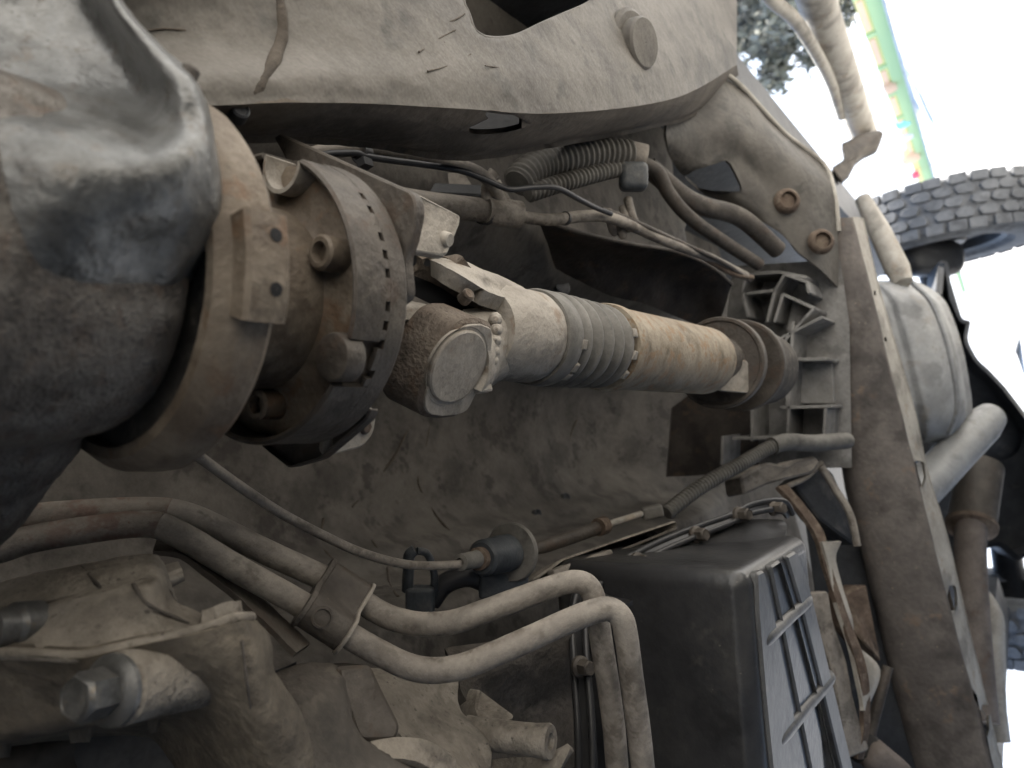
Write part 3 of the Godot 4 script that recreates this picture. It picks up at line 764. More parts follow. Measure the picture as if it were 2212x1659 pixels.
func shaft() -> void:
	var v := thing("propeller_shaft", "dusty tan propeller shaft with a heavy universal joint and a ribbed rubber boot", "propeller shaft")
	var sa := at(1140, 727, .52); var sb := at(1585, 788, .85); var ax := (sb - sa).normalized()
	var st := new_mesh()
	lathe(st, sa, ax, [Vector2(-0.052, 0.001), Vector2(-0.052, 0.027), Vector2(-0.040, 0.0318), Vector2(-0.01, 0.0322), Vector2(0.0, 0.0322), Vector2(0.0035, 0.031), Vector2(0.0035, 0.02)], 64, 0, TAU, 0.0004)
	part("sleeve", st, M.dusty_shaft, v)
	st = new_mesh()
	lathe(st, sa, ax, [Vector2(0.003, 0.03), Vector2(0.003, 0.0336), Vector2(0.005, 0.0346), Vector2(0.018, 0.0346), Vector2(0.020, 0.0338), Vector2(0.020, 0.030)], 64)
	part("collar", st, M.grey_rubber, v)
	st = new_mesh()
	var prof := [Vector2(0.018, 0.029)]
	for k in 5:
		var x := 0.0215 + k * 0.0164
		var top: float = 0.0352 - 0.0003 * k
		prof.append_array([Vector2(x, 0.0265), Vector2(x + 0.0014, 0.0282), Vector2(x + 0.004, top - 0.0016), Vector2(x + 0.006, top - 0.0002), Vector2(x + 0.0076, top), Vector2(x + 0.0092, top - 0.0002), Vector2(x + 0.0112, top - 0.0016), Vector2(x + 0.0138, 0.0282), Vector2(x + 0.0152, 0.0265)])
	st.set_smooth_group(0)
	var soft := []
	for p in prof: soft.append(p)
	smooth_lathe(st, sa, ax, soft, 64)
	var boot := part("boot", st, M.grey_rubber, v)
	st = new_mesh()
	lathe(st, sa, ax, [Vector2(0.1045, 0.028), Vector2(0.1045, 0.0352), Vector2(0.107, 0.036), Vector2(0.112, 0.0362), Vector2(0.117, 0.0355), Vector2(0.125, 0.0345), Vector2(0.16, 0.0345), Vector2(0.29, 0.0352), Vector2(0.318, 0.0352), Vector2(0.324, 0.034), Vector2(0.326, 0.03), Vector2(0.326, 0.001)], 64, 0, TAU, 0.0003)
	part("tube", st, M.rusty_shaft, v)
	for q in [[0.0205, 205.0], [0.0205, 235.0], [0.0205, 250.0], [0.0985, 210.0], [0.0985, 240.0], [0.0985, 180.0]]:      # clips of the boot bands
		st = new_mesh()
		var t := deg_to_rad(q[1]); var u := side_of(ax); var w := ax.cross(u)
		var n := u * cos(t) + w * sin(t)
		# turn so that 180 is straight down
		n = (Vector3(0, cos(t), sin(t)) - ax * ax.dot(Vector3(0, cos(t), sin(t)))).normalized()
		box(st, sa + ax * q[0] + n * 0.0335, Basis(ax, ax.cross(n) * -1.0, n), Vector3(0.006, 0.007, 0.004), 0.0008)
		part("boot_clip", st, M.dusty_shaft, boot)
	# near yoke: an ear with its bearing cap towards the eye, the other one behind
	var a := Vector3(0, -0.78, -0.63); a = (a - ax * a.dot(ax)).normalized()
	var c0 := at(985, 790, .425)
	var face := PackedVector3Array()
	var o2 := [1040, 690, 1066, 700, 1068, 734, 1062, 770, 1051, 813, 1031, 851, 1010, 893, 985, 903, 952, 907, 920, 903, 907, 885, 909, 850, 925, 810, 945, 765, 965, 730, 990, 700, 1012, 690]
	for i in range(0, o2.size(), 2): face.append(onplane(o2[i], o2[i + 1], c0, a))
	st = new_mesh()
	var deep := PackedVector3Array()
	plate(st, rounded(face, 0.003, 2), -a * 0.026 - ax * 0.006, 0.0022)
	var yoke_ear := part("yoke_ear", st, M.rough_iron, v)
	st = new_mesh()
	# the face of the ear, machined smooth and dusty
	var inner := inset(inset(face, 0.0016), 0.001)
	plate(st, offset_all(rounded(inner, 0.003, 2), a * 0.0012), -a * 0.003, 0.0006)
	part("ear_face", st, M.dusty_shaft, yoke_ear)
	st = new_mesh()
	lathe(st, c0 + a * 0.0012, a, [Vector2(0.0004, 0.0243), Vector2(-0.0002, 0.0235), Vector2(-0.0026, 0.0232), Vector2(-0.0026, 0.0226), Vector2(0.0012, 0.0222), Vector2(0.002, 0.0212), Vector2(0.0022, 0.0002)], 56, 0, TAU, 0.0002)
	part("bearing_cap", st, M.dusty_shaft, yoke_ear)
	# neck of the yoke between the ear and the sleeve
	st = new_mesh()
	var neck := [pts([1000, 668, .46, 1040, 664, .47, 1075, 668, .478, 1110, 672, .487]), pts([1020, 690, .452, 1055, 690, .46, 1090, 700, .465, 1120, 705, .478]), pts([1050, 740, .44, 1066, 745, .446, 1090, 750, .462, 1120, 752, .477]),
		pts([1056, 800, .443, 1066, 804, .450, 1080, 800, .465, 1110, 800, .479]), pts([1040, 846, .442, 1046, 846, .450, 1056, 836, .468, 1066, 832, .488])]
	sheet(st, neck, 8, 8, 0.006, 0.0006)
	part("yoke_neck", st, M.dusty_shaft, v)
	st = new_mesh()
	bar(st, at(1032, 838, .445), at(1056, 836, .46), Vector3(0, 0, 1), 0.006, 0.005, 0.001)
	part("balance_tab", st, M.dusty_shaft, v)
	st = new_mesh()   # the far arm of the fork, its tan back catching the light
	var arm := [pts([930, 562, .455, 985, 556, .47, 1040, 580, .486, 1095, 602, .50, 1140, 626, .515]), pts([955, 572, .44, 1000, 575, .452, 1050, 592, .468, 1100, 615, .487, 1140, 636, .5]), pts([990, 590, .437, 1010, 598, .444, 1050, 615, .462, 1096, 635, .478, 1136, 648, .494]), pts([1040, 622, .447, 1052, 628, .45, 1074, 637, .46, 1100, 644, .471, 1126, 652, .482])]
	sheet(st, arm, 8, 8, 0.010, 0.0007)
	part("yoke_arm", st, M.dusty_shaft, v)
	st = new_mesh()
	var inside := [pts([912, 560, .455, 935, 552, .46, 965, 556, .46, 985, 570, .452]), pts([905, 580, .458, 940, 580, .462, 985, 596, .462, 1030, 622, .46]), pts([890, 590, .46, 950, 608, .466, 1000, 632, .466, 1048, 660, .462]), pts([888, 592, .46, 945, 618, .468, 990, 645, .468, 1030, 668, .468])]
	var gap := PackedVector2Array([Vector2(920, 556), Vector2(936, 566), Vector2(962, 582), Vector2(968, 598), Vector2(948, 592), Vector2(914, 572)])
	sheet(st, inside, 10, 10, 0.006, 0.0008, 40.0, [gap])
	part("yoke_bridge", st, M.rough_iron, v)
	st = new_mesh()
	lathe(st, at(1008, 640, .44), Vector3(-0.2, -0.9, 0.2), [Vector2(-0.004, 0.0042), Vector2(0.0025, 0.004), Vector2(0.0035, 0.003), Vector2(0.0035, 0.0002)], 16)
	part("grease_nipple", st, M.rough_iron, v)
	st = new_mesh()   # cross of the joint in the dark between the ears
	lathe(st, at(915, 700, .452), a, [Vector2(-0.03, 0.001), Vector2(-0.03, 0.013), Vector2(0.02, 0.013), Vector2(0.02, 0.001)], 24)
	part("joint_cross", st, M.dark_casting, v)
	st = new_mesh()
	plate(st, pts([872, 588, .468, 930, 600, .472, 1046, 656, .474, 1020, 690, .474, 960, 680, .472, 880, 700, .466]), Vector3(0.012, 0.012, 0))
	part("joint_shade", st, M.void_black, v)  # black plate paints the shade inside the joint
	for q in [[1070, 690, .462], [1072, 712, .460], [1070, 735, .4585], [1066, 757, .458], [1062, 778, .4585], [1056, 800, .4605], [1050, 820, .464]]:   # weld beads round the neck
		st = new_mesh()
		var wc := at(q[0], q[1], q[2] - 0.0095)
		lathe(st, wc, EYE - wc, [Vector2(-0.006, 0.0044), Vector2(-0.001, 0.0034), Vector2(0.0006, 0.0018), Vector2(0.0009, 0.0002)], 10, 0, TAU, 0.0012)
		part("weld_bead", st, M.dusty_shaft, v)
	st = new_mesh()   # tip of the flange yoke beside the ear
	sheet(st, [pts([868, 640, .43, 890, 650, .44, 915, 655, .45]), pts([872, 662, .425, 890, 662, .43, 922, 660, .44]), pts([876, 690, .425, 890, 690, .428, 915, 690, .44])], 6, 6, 0.008, 0.0005)
	part("flange_yoke", st, M.dusty_shaft, v)
	# far end: yoke and two discs
	var f := thing("front_coupling", "rusty double-disc coupling at the far end of the propeller shaft", "coupling")
	st = new_mesh()
	var p := PackedVector3Array([at(1560, 776, .778), at(1592, 770, .785), at(1632, 789, .798), at(1628, 852, .795), at(1600, 850, .782), at(1552, 846, .77)])
	plate(st, rounded(p, 0.004), Vector3(0.01, 0.02, 0.02), 0.002)
	part("yoke_ear", st, M.dusty_shaft, f)
	st = new_mesh()
	lathe(st, sa, ax, [Vector2(0.30, 0.028), Vector2(0.40, 0.03), Vector2(0.47, 0.03)], 32)
	part("hub", st, M.dark_casting, f)
	for q in [[0.372, 0.0505, 0.011], [0.432, 0.0535, 0.010]]:
		st = new_mesh()
		var R: float = q[1]; var X: float = q[0]
		lathe(st, sa, ax, [Vector2(X - q[2], R - 0.004), Vector2(X - q[2], R - 0.001), Vector2(X - q[2] + 0.001, R), Vector2(X, R), Vector2(X + 0.001, R - 0.001), Vector2(X, R - 0.004), Vector2(X - 0.004, R - 0.006), Vector2(X - 0.004, 0.018), Vector2(X - 0.009, 0.018), Vector2(X - 0.009, R - 0.006), Vector2(X - q[2], R - 0.004)], 64)
		part("disc", st, M.brown_steel, f)
	for q in [[1672, 742], [1680, 770]]:
		st = new_mesh()
		bolt(st, at(q[0], q[1], .875), -ax, 0.006, 0.01)
		part("bolt", st, M.dark_casting, f)
	st = new_mesh()
	lathe(st, sa + ax * 0.45, ax, [Vector2(0, 0.03), Vector2(0, 0.048), Vector2(0.06, 0.045), Vector2(0.08, 0.03)], 48)
	part("far_hub", st, M.dark_casting, f)

func offset_all(p: PackedVector3Array, d: Vector3) -> PackedVector3Array:
	var o := PackedVector3Array()
	for q in p: o.append(q + d)
	return o
func smooth_lathe(st: SurfaceTool, o: Vector3, axis: Vector3, prof: Array, n: int) -> void:
	axis = axis.normalized(); var u := side_of(axis); var v := axis.cross(u); var last := PackedVector3Array()
	for i in prof.size():
		var ring := ring_at(o + axis * prof[i].x, u, v, prof[i].y, n)
		if i > 0: strip(st, last, ring, 0)
		last = ring

func pipes() -> void:
	var low := pts([-90, 1205, .375, 0, 1186, .385, 69, 1164, .392, 192, 1144, .40, 285, 1133, .408, 345, 1136, .412, 412, 1168, .414, 515, 1230, .418, 655, 1308, .424, 756, 1374, .428, 818, 1409, .43, 876, 1437, .43, 924, 1448, .43, 979, 1444, .43, 1031, 1428, .432, 1116, 1392, .438, 1219, 1345, .448, 1281, 1321, .452, 1318, 1316, .455, 1343, 1337, .455, 1354, 1384, .456, 1365, 1467, .458, 1379, 1570, .46, 1389, 1659, .462, 1400, 1760, .465])
	var high := pts([-60, 1150, .40, 20, 1127, .41, 58, 1118, .415, 171, 1107, .423, 291, 1101, .432, 368, 1104, .436, 430, 1122, .438, 500, 1155, .44, 583, 1196, .443, 714, 1256, .45, 780, 1298, .455, 821, 1324, .456, 859, 1339, .457, 911, 1348, .457, 979, 1343, .458, 1048, 1320, .46, 1134, 1289, .466, 1202, 1265, .474, 1243, 1256, .476, 1272, 1268, .478, 1287, 1307, .478, 1298, 1381, .478, 1312, 1467, .48, 1326, 1570, .482, 1333, 1659, .484, 1342, 1760, .488])
	var r := 0.0074
	for k in 2:
		var path: PackedVector3Array = [low, high][k]
		var v := thing("cooling_pipe", ["lower of the two bent dusty steel pipes, rust-stained at its left end", "upper of the two bent dusty steel pipes, partly hidden behind the clamp"][k], "pipe", "pair of bent pipes")
		var c := curve(path, 6); var cut := 30
		var a := c.slice(0, cut + 1); var b := c.slice(cut)
		var st := new_mesh(); tube(st, a, r, 26, 0.0002)
		part("rusty_end", st, M.rusty_pipe, v, "rust-stained left end")
		st = new_mesh(); tube(st, b, r, 26, 0.0002)
		part("tube", st, M.dusty_pipe, v)
	# clamp holding both
	var v := thing("pipe_clamp", "brown steel clamp wrapped round the two bent pipes", "clamp")
	var p := at(662, 1312, .4245); var q := at(738, 1362, .4275); var h := at(738, 1270, .452)
	var d := (q - p).normalized(); var len := p.distance_to(q)
	h = p + ((h - p) - d * (h - p).dot(d))
	var w := (h - p).normalized(); var n := d.cross(w); var gap := p.distance_to(h)
	var st := new_mesh()
	plate(st, capsule(p, w, n, gap, 0.0112, d * 0.0), d * (len + 0.002), 0.0012)
	part("body", st, M.brown_steel, v)
	st = new_mesh()
	plate(st, capsule(p, w, n, gap, 0.0128, d * (len + 0.0022)), d * 0.0022, 0.0006)
	part("end_lip", st, M.dusty_shaft, v)
	st = new_mesh()
	plate(st, capsule(p, w, n, gap, 0.0121, d * -0.0022), d * 0.003, 0.0006)
	part("end_lip", st, M.dark_casting, v)
	st = new_mesh()
	var f := (EYE - p).normalized(); f = (f - d * f.dot(d)).normalized()
	var o := p + d * len * 0.4 + f * 0.0105
	lathe(st, o, f, [Vector2(-0.002, 0.0065), Vector2(0.0008, 0.006), Vector2(0.0012, 0.0048), Vector2(-0.0002, 0.0042), Vector2(-0.0004, 0.0002)], 24)
	part("pressed_button", st, M.brown_steel, v)

func capsule(p: Vector3, w: Vector3, n: Vector3, gap: float, r: float, off: Vector3) -> PackedVector3Array:
	var o := PackedVector3Array()
	for k in 15:
		var t := PI * 0.5 + PI * k / 14.0
		o.append(p + off + w * cos(t) * r + n * sin(t) * r)
	# waist between the two pipes
	o.append(p + off + w * gap * 0.5 - n * r * 0.4)
	for k in 15:
		var t := -PI * 0.5 + PI * k / 14.0
		o.append(p + off + w * (gap + cos(t) * r) + n * sin(t) * r)
	o.append(p + off + w * gap * 0.5 + n * r * 0.45)
	return o

func rounded_box(st: SurfaceTool, c: Vector3, b: Basis, s: Vector3, r: float, n := 5, rough := 0.0) -> void:
	var lat := []
	for i in 2 * n + 2: lat.append(-PI * 0.5 + PI * 0.5 * float(i if i <= n else i - 1) / n)
	var lon := []
	for q in 4:
		for i in n + 1: lon.append(PI * 0.5 * q + PI * 0.5 * i / n)
	var last := PackedVector3Array(); var h := s * 0.5 - Vector3(r, r, r)
	for i in lat.size():
		var ring := PackedVector3Array()
		for j in lon.size():
			var q := j / (n + 1)
			var sx := 1.0 if q == 0 or q == 3 else -1.0
			var sz := 1.0 if q < 2 else -1.0
			var sy := -1.0 if i <= n else 1.0
			var p := Vector3(cos(lat[i]) * cos(lon[j]) * r + sx * h.x, sin(lat[i]) * r + sy * h.y, cos(lat[i]) * sin(lon[j]) * r + sz * h.z)
			ring.append(c + b * p)
		if i > 0: strip(st, last, ring, 0)
		if i == 0: cap(st, ring, 1)
		if i == lat.size() - 1: cap(st, ring, 2)
		last = ring

func oil_pan() -> void:
	var v := thing("oil_pan", "black gearbox oil pan with pressed ribs and a bolted rim", "oil pan")
	var down := Vector3(0, -1, -0.2).normalized(); var side := Vector3(0, -0.2, 1).normalized()
	var k := onplane(1610, 1238, Vector3(0.553, 0.5, -0.081), down)     # corner nearest the shaft
	var b := Basis(Vector3.RIGHT, down, side)
	var st := new_mesh()
	rounded_box(st, k + Vector3.RIGHT * 0.096 - down * 0.085 - side * 0.2, b, Vector3(0.192, 0.17, 0.4), 0.014, 6)
	part("pan", st, M.black_paint, v)
	# raised lands on its underside between the grooves
	var o := k + down * 0.0
	var g := [[1636, 1238, 1652, 1231, 1674, 1330, 1708, 1500, 1750, 1720, 1676, 1720, 1654, 1500, 1640, 1330], [1666, 1223, 1687, 1209, 1718, 1310, 1762, 1478, 1818, 1720, 1766, 1720, 1722, 1500, 1688, 1330], [1701, 1202, 1721, 1190, 1748, 1260, 1786, 1420, 1850, 1690, 1846, 1720, 1834, 1720, 1776, 1480, 1732, 1306]]
	for e in g:
		st = new_mesh()
		var poly := PackedVector3Array()
		for i in range(0, e.size(), 2): poly.append(onplane(e[i], e[i + 1], o + down * 0.0028, down))
		plate(st, rounded(poly, 0.004, 3), -down * 0.006, 0.0018)
		part("land", st, M.scuffed_paint, v)
	for e in [[1646, 1390, 1750, 1292], [1678, 1606, 1800, 1460]]:
		st = new_mesh()
		var a := onplane(e[0], e[1], o, down) - down * 0.0022; var c := onplane(e[2], e[3], o, down) - down * 0.0022
		tube(st, curve(PackedVector3Array([a - down * 0.007, a.lerp(c, 0.07), a.lerp(c, 0.5), a.lerp(c, 0.93), c - down * 0.007]), 5), 0.0066, 16)
		part("rib", st, M.scuffed_paint, v)
	# shelf of the side towards the shaft and the rim with its bolts
	st = new_mesh()
	var sh := [pts([1268, 1262, .612, 1330, 1232, .635, 1400, 1196, .66, 1470, 1164, .685, 1540, 1140, .71, 1610, 1122, .735, 1690, 1122, .75]), pts([1290, 1290, .605, 1345, 1260, .628, 1410, 1224, .65, 1480, 1190, .672, 1550, 1165, .695, 1620, 1145, .71, 1700, 1138, .73]), pts([1330, 1312, .592, 1380, 1292, .60, 1440, 1262, .612, 1500, 1244, .62, 1560, 1232, .625, 1612, 1218, .632, 1690, 1170, .68])]
	sheet(st, sh, 7, 8, 0.004, 0.0006)
	part("shelf", st, M.black_paint, v)
	st = new_mesh()
	var rim := curve(pts([1252, 1700, .54, 1248, 1560, .555, 1240, 1440, .575, 1236, 1340, .595, 1246, 1280, .61, 1275, 1246, .622, 1340, 1212, .645, 1420, 1172, .67, 1500, 1140, .695, 1580, 1112, .72, 1625, 1090, .738, 1690, 1082, .76, 1712, 1110, .77]), 6)
	var rim2 := curve(pts([1282, 1700, .532, 1278, 1560, .548, 1268, 1440, .568, 1264, 1350, .588, 1272, 1296, .6, 1296, 1262, .614, 1354, 1228, .638, 1430, 1190, .662, 1506, 1158, .685, 1584, 1128, .712, 1628, 1108, .73, 1684, 1100, .752, 1700, 1116, .764]), 6)
	sheet(st, [rim, rim2], 1, 3, 0.006, 0.0)
	tube(st, rim, 0.0032, 8); tube(st, rim2, 0.0028, 8)
	var rim_part := part("rim", st, M.black_paint, v)
	for q in [[1377, 1213, .648], [1504, 1155, .688], [1597, 1112, .72], [1254, 1440, .565], [1672, 1098, .75]]:
		st = new_mesh()
		var c := at(q[0], q[1], q[2])
		bolt(st, c, Vector3(-0.35, -0.9, -0.1), 0.0062, 0.011, 0.008)
		part("rim_bolt", st, M.brown_steel, rim_part)
	# edge of the gearbox case over the rim
	var t := thing("gearbox_case", "tan dusty edge of the gearbox case above the black pan", "gearbox")
	st = new_mesh()
	plate(st, rounded(pts([1150, 1252, .63, 1215, 1206, .65, 1330, 1166, .68, 1462, 1122, .72, 1468, 1140, .72, 1340, 1192, .68, 1276, 1238, .65, 1262, 1262, .64]), 0.004), Vector3(0.01, 0.09, -0.02), 0.002)
	part("case_edge", st, M.dusty_casting, t)
	st = new_mesh()
	plate(st, rounded(pts([1196, 1232, .628, 1240, 1214, .64, 1322, 1186, .662, 1326, 1196, .66, 1250, 1232, .64, 1200, 1246, .627]), 0.002), Vector3(0.004, 0.01, 0), 0.001)
	part("case_lug", st, M.dusty_pipe, t)

func mount() -> void:
	var v := thing("gearbox_mount", "thick dusty tan mounting bracket with a large hexagon bolt, low at the left", "mounting bracket")
	var st := new_mesh()
	var top := [pts([-60, 1268, .335, 69, 1241, .34, 178, 1217, .345, 274, 1202, .35, 325, 1196, .352, 352, 1212, .358, 362, 1240, .37]), pts([-60, 1300, .322, 80, 1270, .325, 200, 1244, .33, 285, 1228, .334, 335, 1226, .338, 362, 1242, .346, 372, 1268, .36]), pts([-60, 1335, .312, 96, 1300, .315, 220, 1272, .319, 285, 1256, .322, 336, 1252, .325, 364, 1270, .333, 382, 1300, .35])]
	sheet(st, top, 8, 8, 0.006, 0.0010, 60.0)
	part("back_pad", st, M.dusty_casting, v)
	# the arm: a lit upper face with a raised lip, and a steep front below its rounded edge
	var lip := pts([-80, 1345, .312, 0, 1326, .313, 66, 1312, .315, 192, 1278, .318, 285, 1257, .321, 330, 1249, .323, 348, 1252, .326, 362, 1264, .331, 370, 1282, .335, 384, 1302, .338, 415, 1314, .34, 463, 1337, .343])
	var crest := pts([-80, 1352, .306, 0, 1334, .307, 70, 1320, .309, 195, 1288, .311, 285, 1270, .314, 326, 1266, .316, 344, 1274, .319, 358, 1290, .324, 368, 1302, .329, 386, 1314, .333, 416, 1324, .336, 466, 1342, .340])
	var foot := pts([-80, 1370, .303, 0, 1354, .304, 78, 1346, .305, 195, 1322, .307, 285, 1304, .310, 322, 1306, .311, 342, 1316, .313, 362, 1328, .316, 384, 1338, .319, 410, 1346, .322, 440, 1348, .326, 474, 1342, .335])
	var near := pts([-80, 1404, .296, 0, 1394, .297, 78, 1392, .297, 165, 1396, .298, 240, 1386, .300, 300, 1374, .303, 340, 1366, .305, 370, 1360, .307, 404, 1356, .309, 440, 1350, .313, 470, 1342, .319, 500, 1330, .328])
	var edge := pts([-80, 1416, .292, 0, 1410, .2925, 78, 1412, .293, 165, 1416, .2935, 240, 1402, .296, 300, 1388, .299, 340, 1380, .301, 378, 1370, .303, 418, 1358, .306, 456, 1346, .310, 492, 1332, .316, 528, 1326, .328])
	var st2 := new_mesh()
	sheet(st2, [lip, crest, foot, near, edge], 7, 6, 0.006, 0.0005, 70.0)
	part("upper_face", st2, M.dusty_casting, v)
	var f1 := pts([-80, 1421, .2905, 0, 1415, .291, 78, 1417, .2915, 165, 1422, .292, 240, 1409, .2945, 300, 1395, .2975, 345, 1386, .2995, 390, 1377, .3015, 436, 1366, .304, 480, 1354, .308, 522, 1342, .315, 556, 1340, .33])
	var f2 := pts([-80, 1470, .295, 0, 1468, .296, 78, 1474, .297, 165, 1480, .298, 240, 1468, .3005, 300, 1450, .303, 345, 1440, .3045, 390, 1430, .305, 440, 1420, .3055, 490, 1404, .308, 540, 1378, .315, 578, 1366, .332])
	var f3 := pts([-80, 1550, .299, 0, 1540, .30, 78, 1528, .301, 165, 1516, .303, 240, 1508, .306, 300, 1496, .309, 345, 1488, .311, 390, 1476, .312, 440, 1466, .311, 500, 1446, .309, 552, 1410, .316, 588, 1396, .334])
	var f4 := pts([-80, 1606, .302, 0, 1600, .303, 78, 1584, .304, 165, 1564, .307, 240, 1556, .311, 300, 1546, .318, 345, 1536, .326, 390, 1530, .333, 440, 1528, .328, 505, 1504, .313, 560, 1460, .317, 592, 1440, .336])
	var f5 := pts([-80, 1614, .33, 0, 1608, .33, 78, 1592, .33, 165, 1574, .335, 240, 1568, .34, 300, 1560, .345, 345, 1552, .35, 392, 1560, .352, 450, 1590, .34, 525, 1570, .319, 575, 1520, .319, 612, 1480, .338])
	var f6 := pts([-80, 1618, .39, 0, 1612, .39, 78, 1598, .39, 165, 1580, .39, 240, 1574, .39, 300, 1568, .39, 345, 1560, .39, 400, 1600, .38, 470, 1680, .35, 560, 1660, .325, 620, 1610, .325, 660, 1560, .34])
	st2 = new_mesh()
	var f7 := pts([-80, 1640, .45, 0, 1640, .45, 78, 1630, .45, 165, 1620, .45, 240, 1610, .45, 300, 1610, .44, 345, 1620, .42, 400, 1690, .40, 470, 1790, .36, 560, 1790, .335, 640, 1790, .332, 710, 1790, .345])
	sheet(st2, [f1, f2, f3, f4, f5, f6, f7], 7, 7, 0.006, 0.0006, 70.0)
	part("front_face", st2, M.oily_casting, v)  # front is darkened both for its oil stains and for its shade
	st2 = new_mesh()   # rounded edge between the two
	var roll := PackedVector3Array()
	for i in edge.size(): roll.append((edge[i] + f1[i]) * 0.5 + (edge[i] - EYE).normalized() * 0.0022)
	tube(st2, curve(roll, 5), 0.0026, 10)
	part("edge", st2, M.dusty_casting, v)
	for q in [[288, 1262, .3155, 300, 1282, .3105, 312, 1300, .308, 330, 1312, .309, 372, 1332, .3155, 408, 1347, .319], [176, 1224, .343, 190, 1240, .334, 204, 1256, .325, 216, 1268, .318], [522, 1384, .309, 528, 1430, .3095, 534, 1480, .31, 541, 1530, .315]]:
		st = new_mesh()
		tube(st, curve(pts(q), 5), 0.0008, 6, 0.0006)
		part("casting_seam", st, M.dark_casting, v)
	# boss, washer and bolt lie along the vehicle
	var head := at(163, 1510, .2735); var seat := at(240, 1491, .288); var ax := (head - seat).normalized()
	st = new_mesh()
	lathe(st, seat, ax, [Vector2(-0.045, 0.0165), Vector2(-0.026, 0.0152), Vector2(-0.0235, 0.0144), Vector2(-0.004, 0.0144), Vector2(-0.002, 0.013), Vector2(-0.002, 0.001)], 48, 0, TAU, 0.0004)
	part("boss", st, M.dusty_casting, v)
	st = new_mesh()
	lathe(st, seat, ax, [Vector2(-0.0028, 0.001), Vector2(-0.0028, 0.0128), Vector2(-0.0016, 0.0138), Vector2(0.0004, 0.0138), Vector2(0.0022, 0.0118), Vector2(0.003, 0.0095), Vector2(0.003, 0.001)], 40)
	bolt(st, seat + ax * 0.002, ax, 0.0094, 0.0142)
	part("bolt", st, M.dusty_bolt, v)
	st = new_mesh()
	lathe(st, at(20, 1352, .300), ax, [Vector2(-0.012, 0.0092), Vector2(-0.002, 0.0092), Vector2(0.0, 0.0078), Vector2(0.008, 0.0074), Vector2(0.008, 0.0002)], 24)
	part("stud_nut", st, M.dusty_bolt, v)
	# thin steel strip behind the pipes
	st = new_mesh()
	sheet(st, [pts([340, 1160, .43, 400, 1172, .43, 460, 1212, .43, 540, 1270, .43, 620, 1340, .425, 670, 1390, .42]), pts([330, 1190, .41, 390, 1196, .41, 440, 1230, .41, 510, 1286, .41, 580, 1350, .405, 640, 1410, .40])], 6, 4, 0.003, 0.0005)
	solo("steel_strip", st, M.brown_steel, "brown curved steel strip running under the lower bent pipe", "bracket")

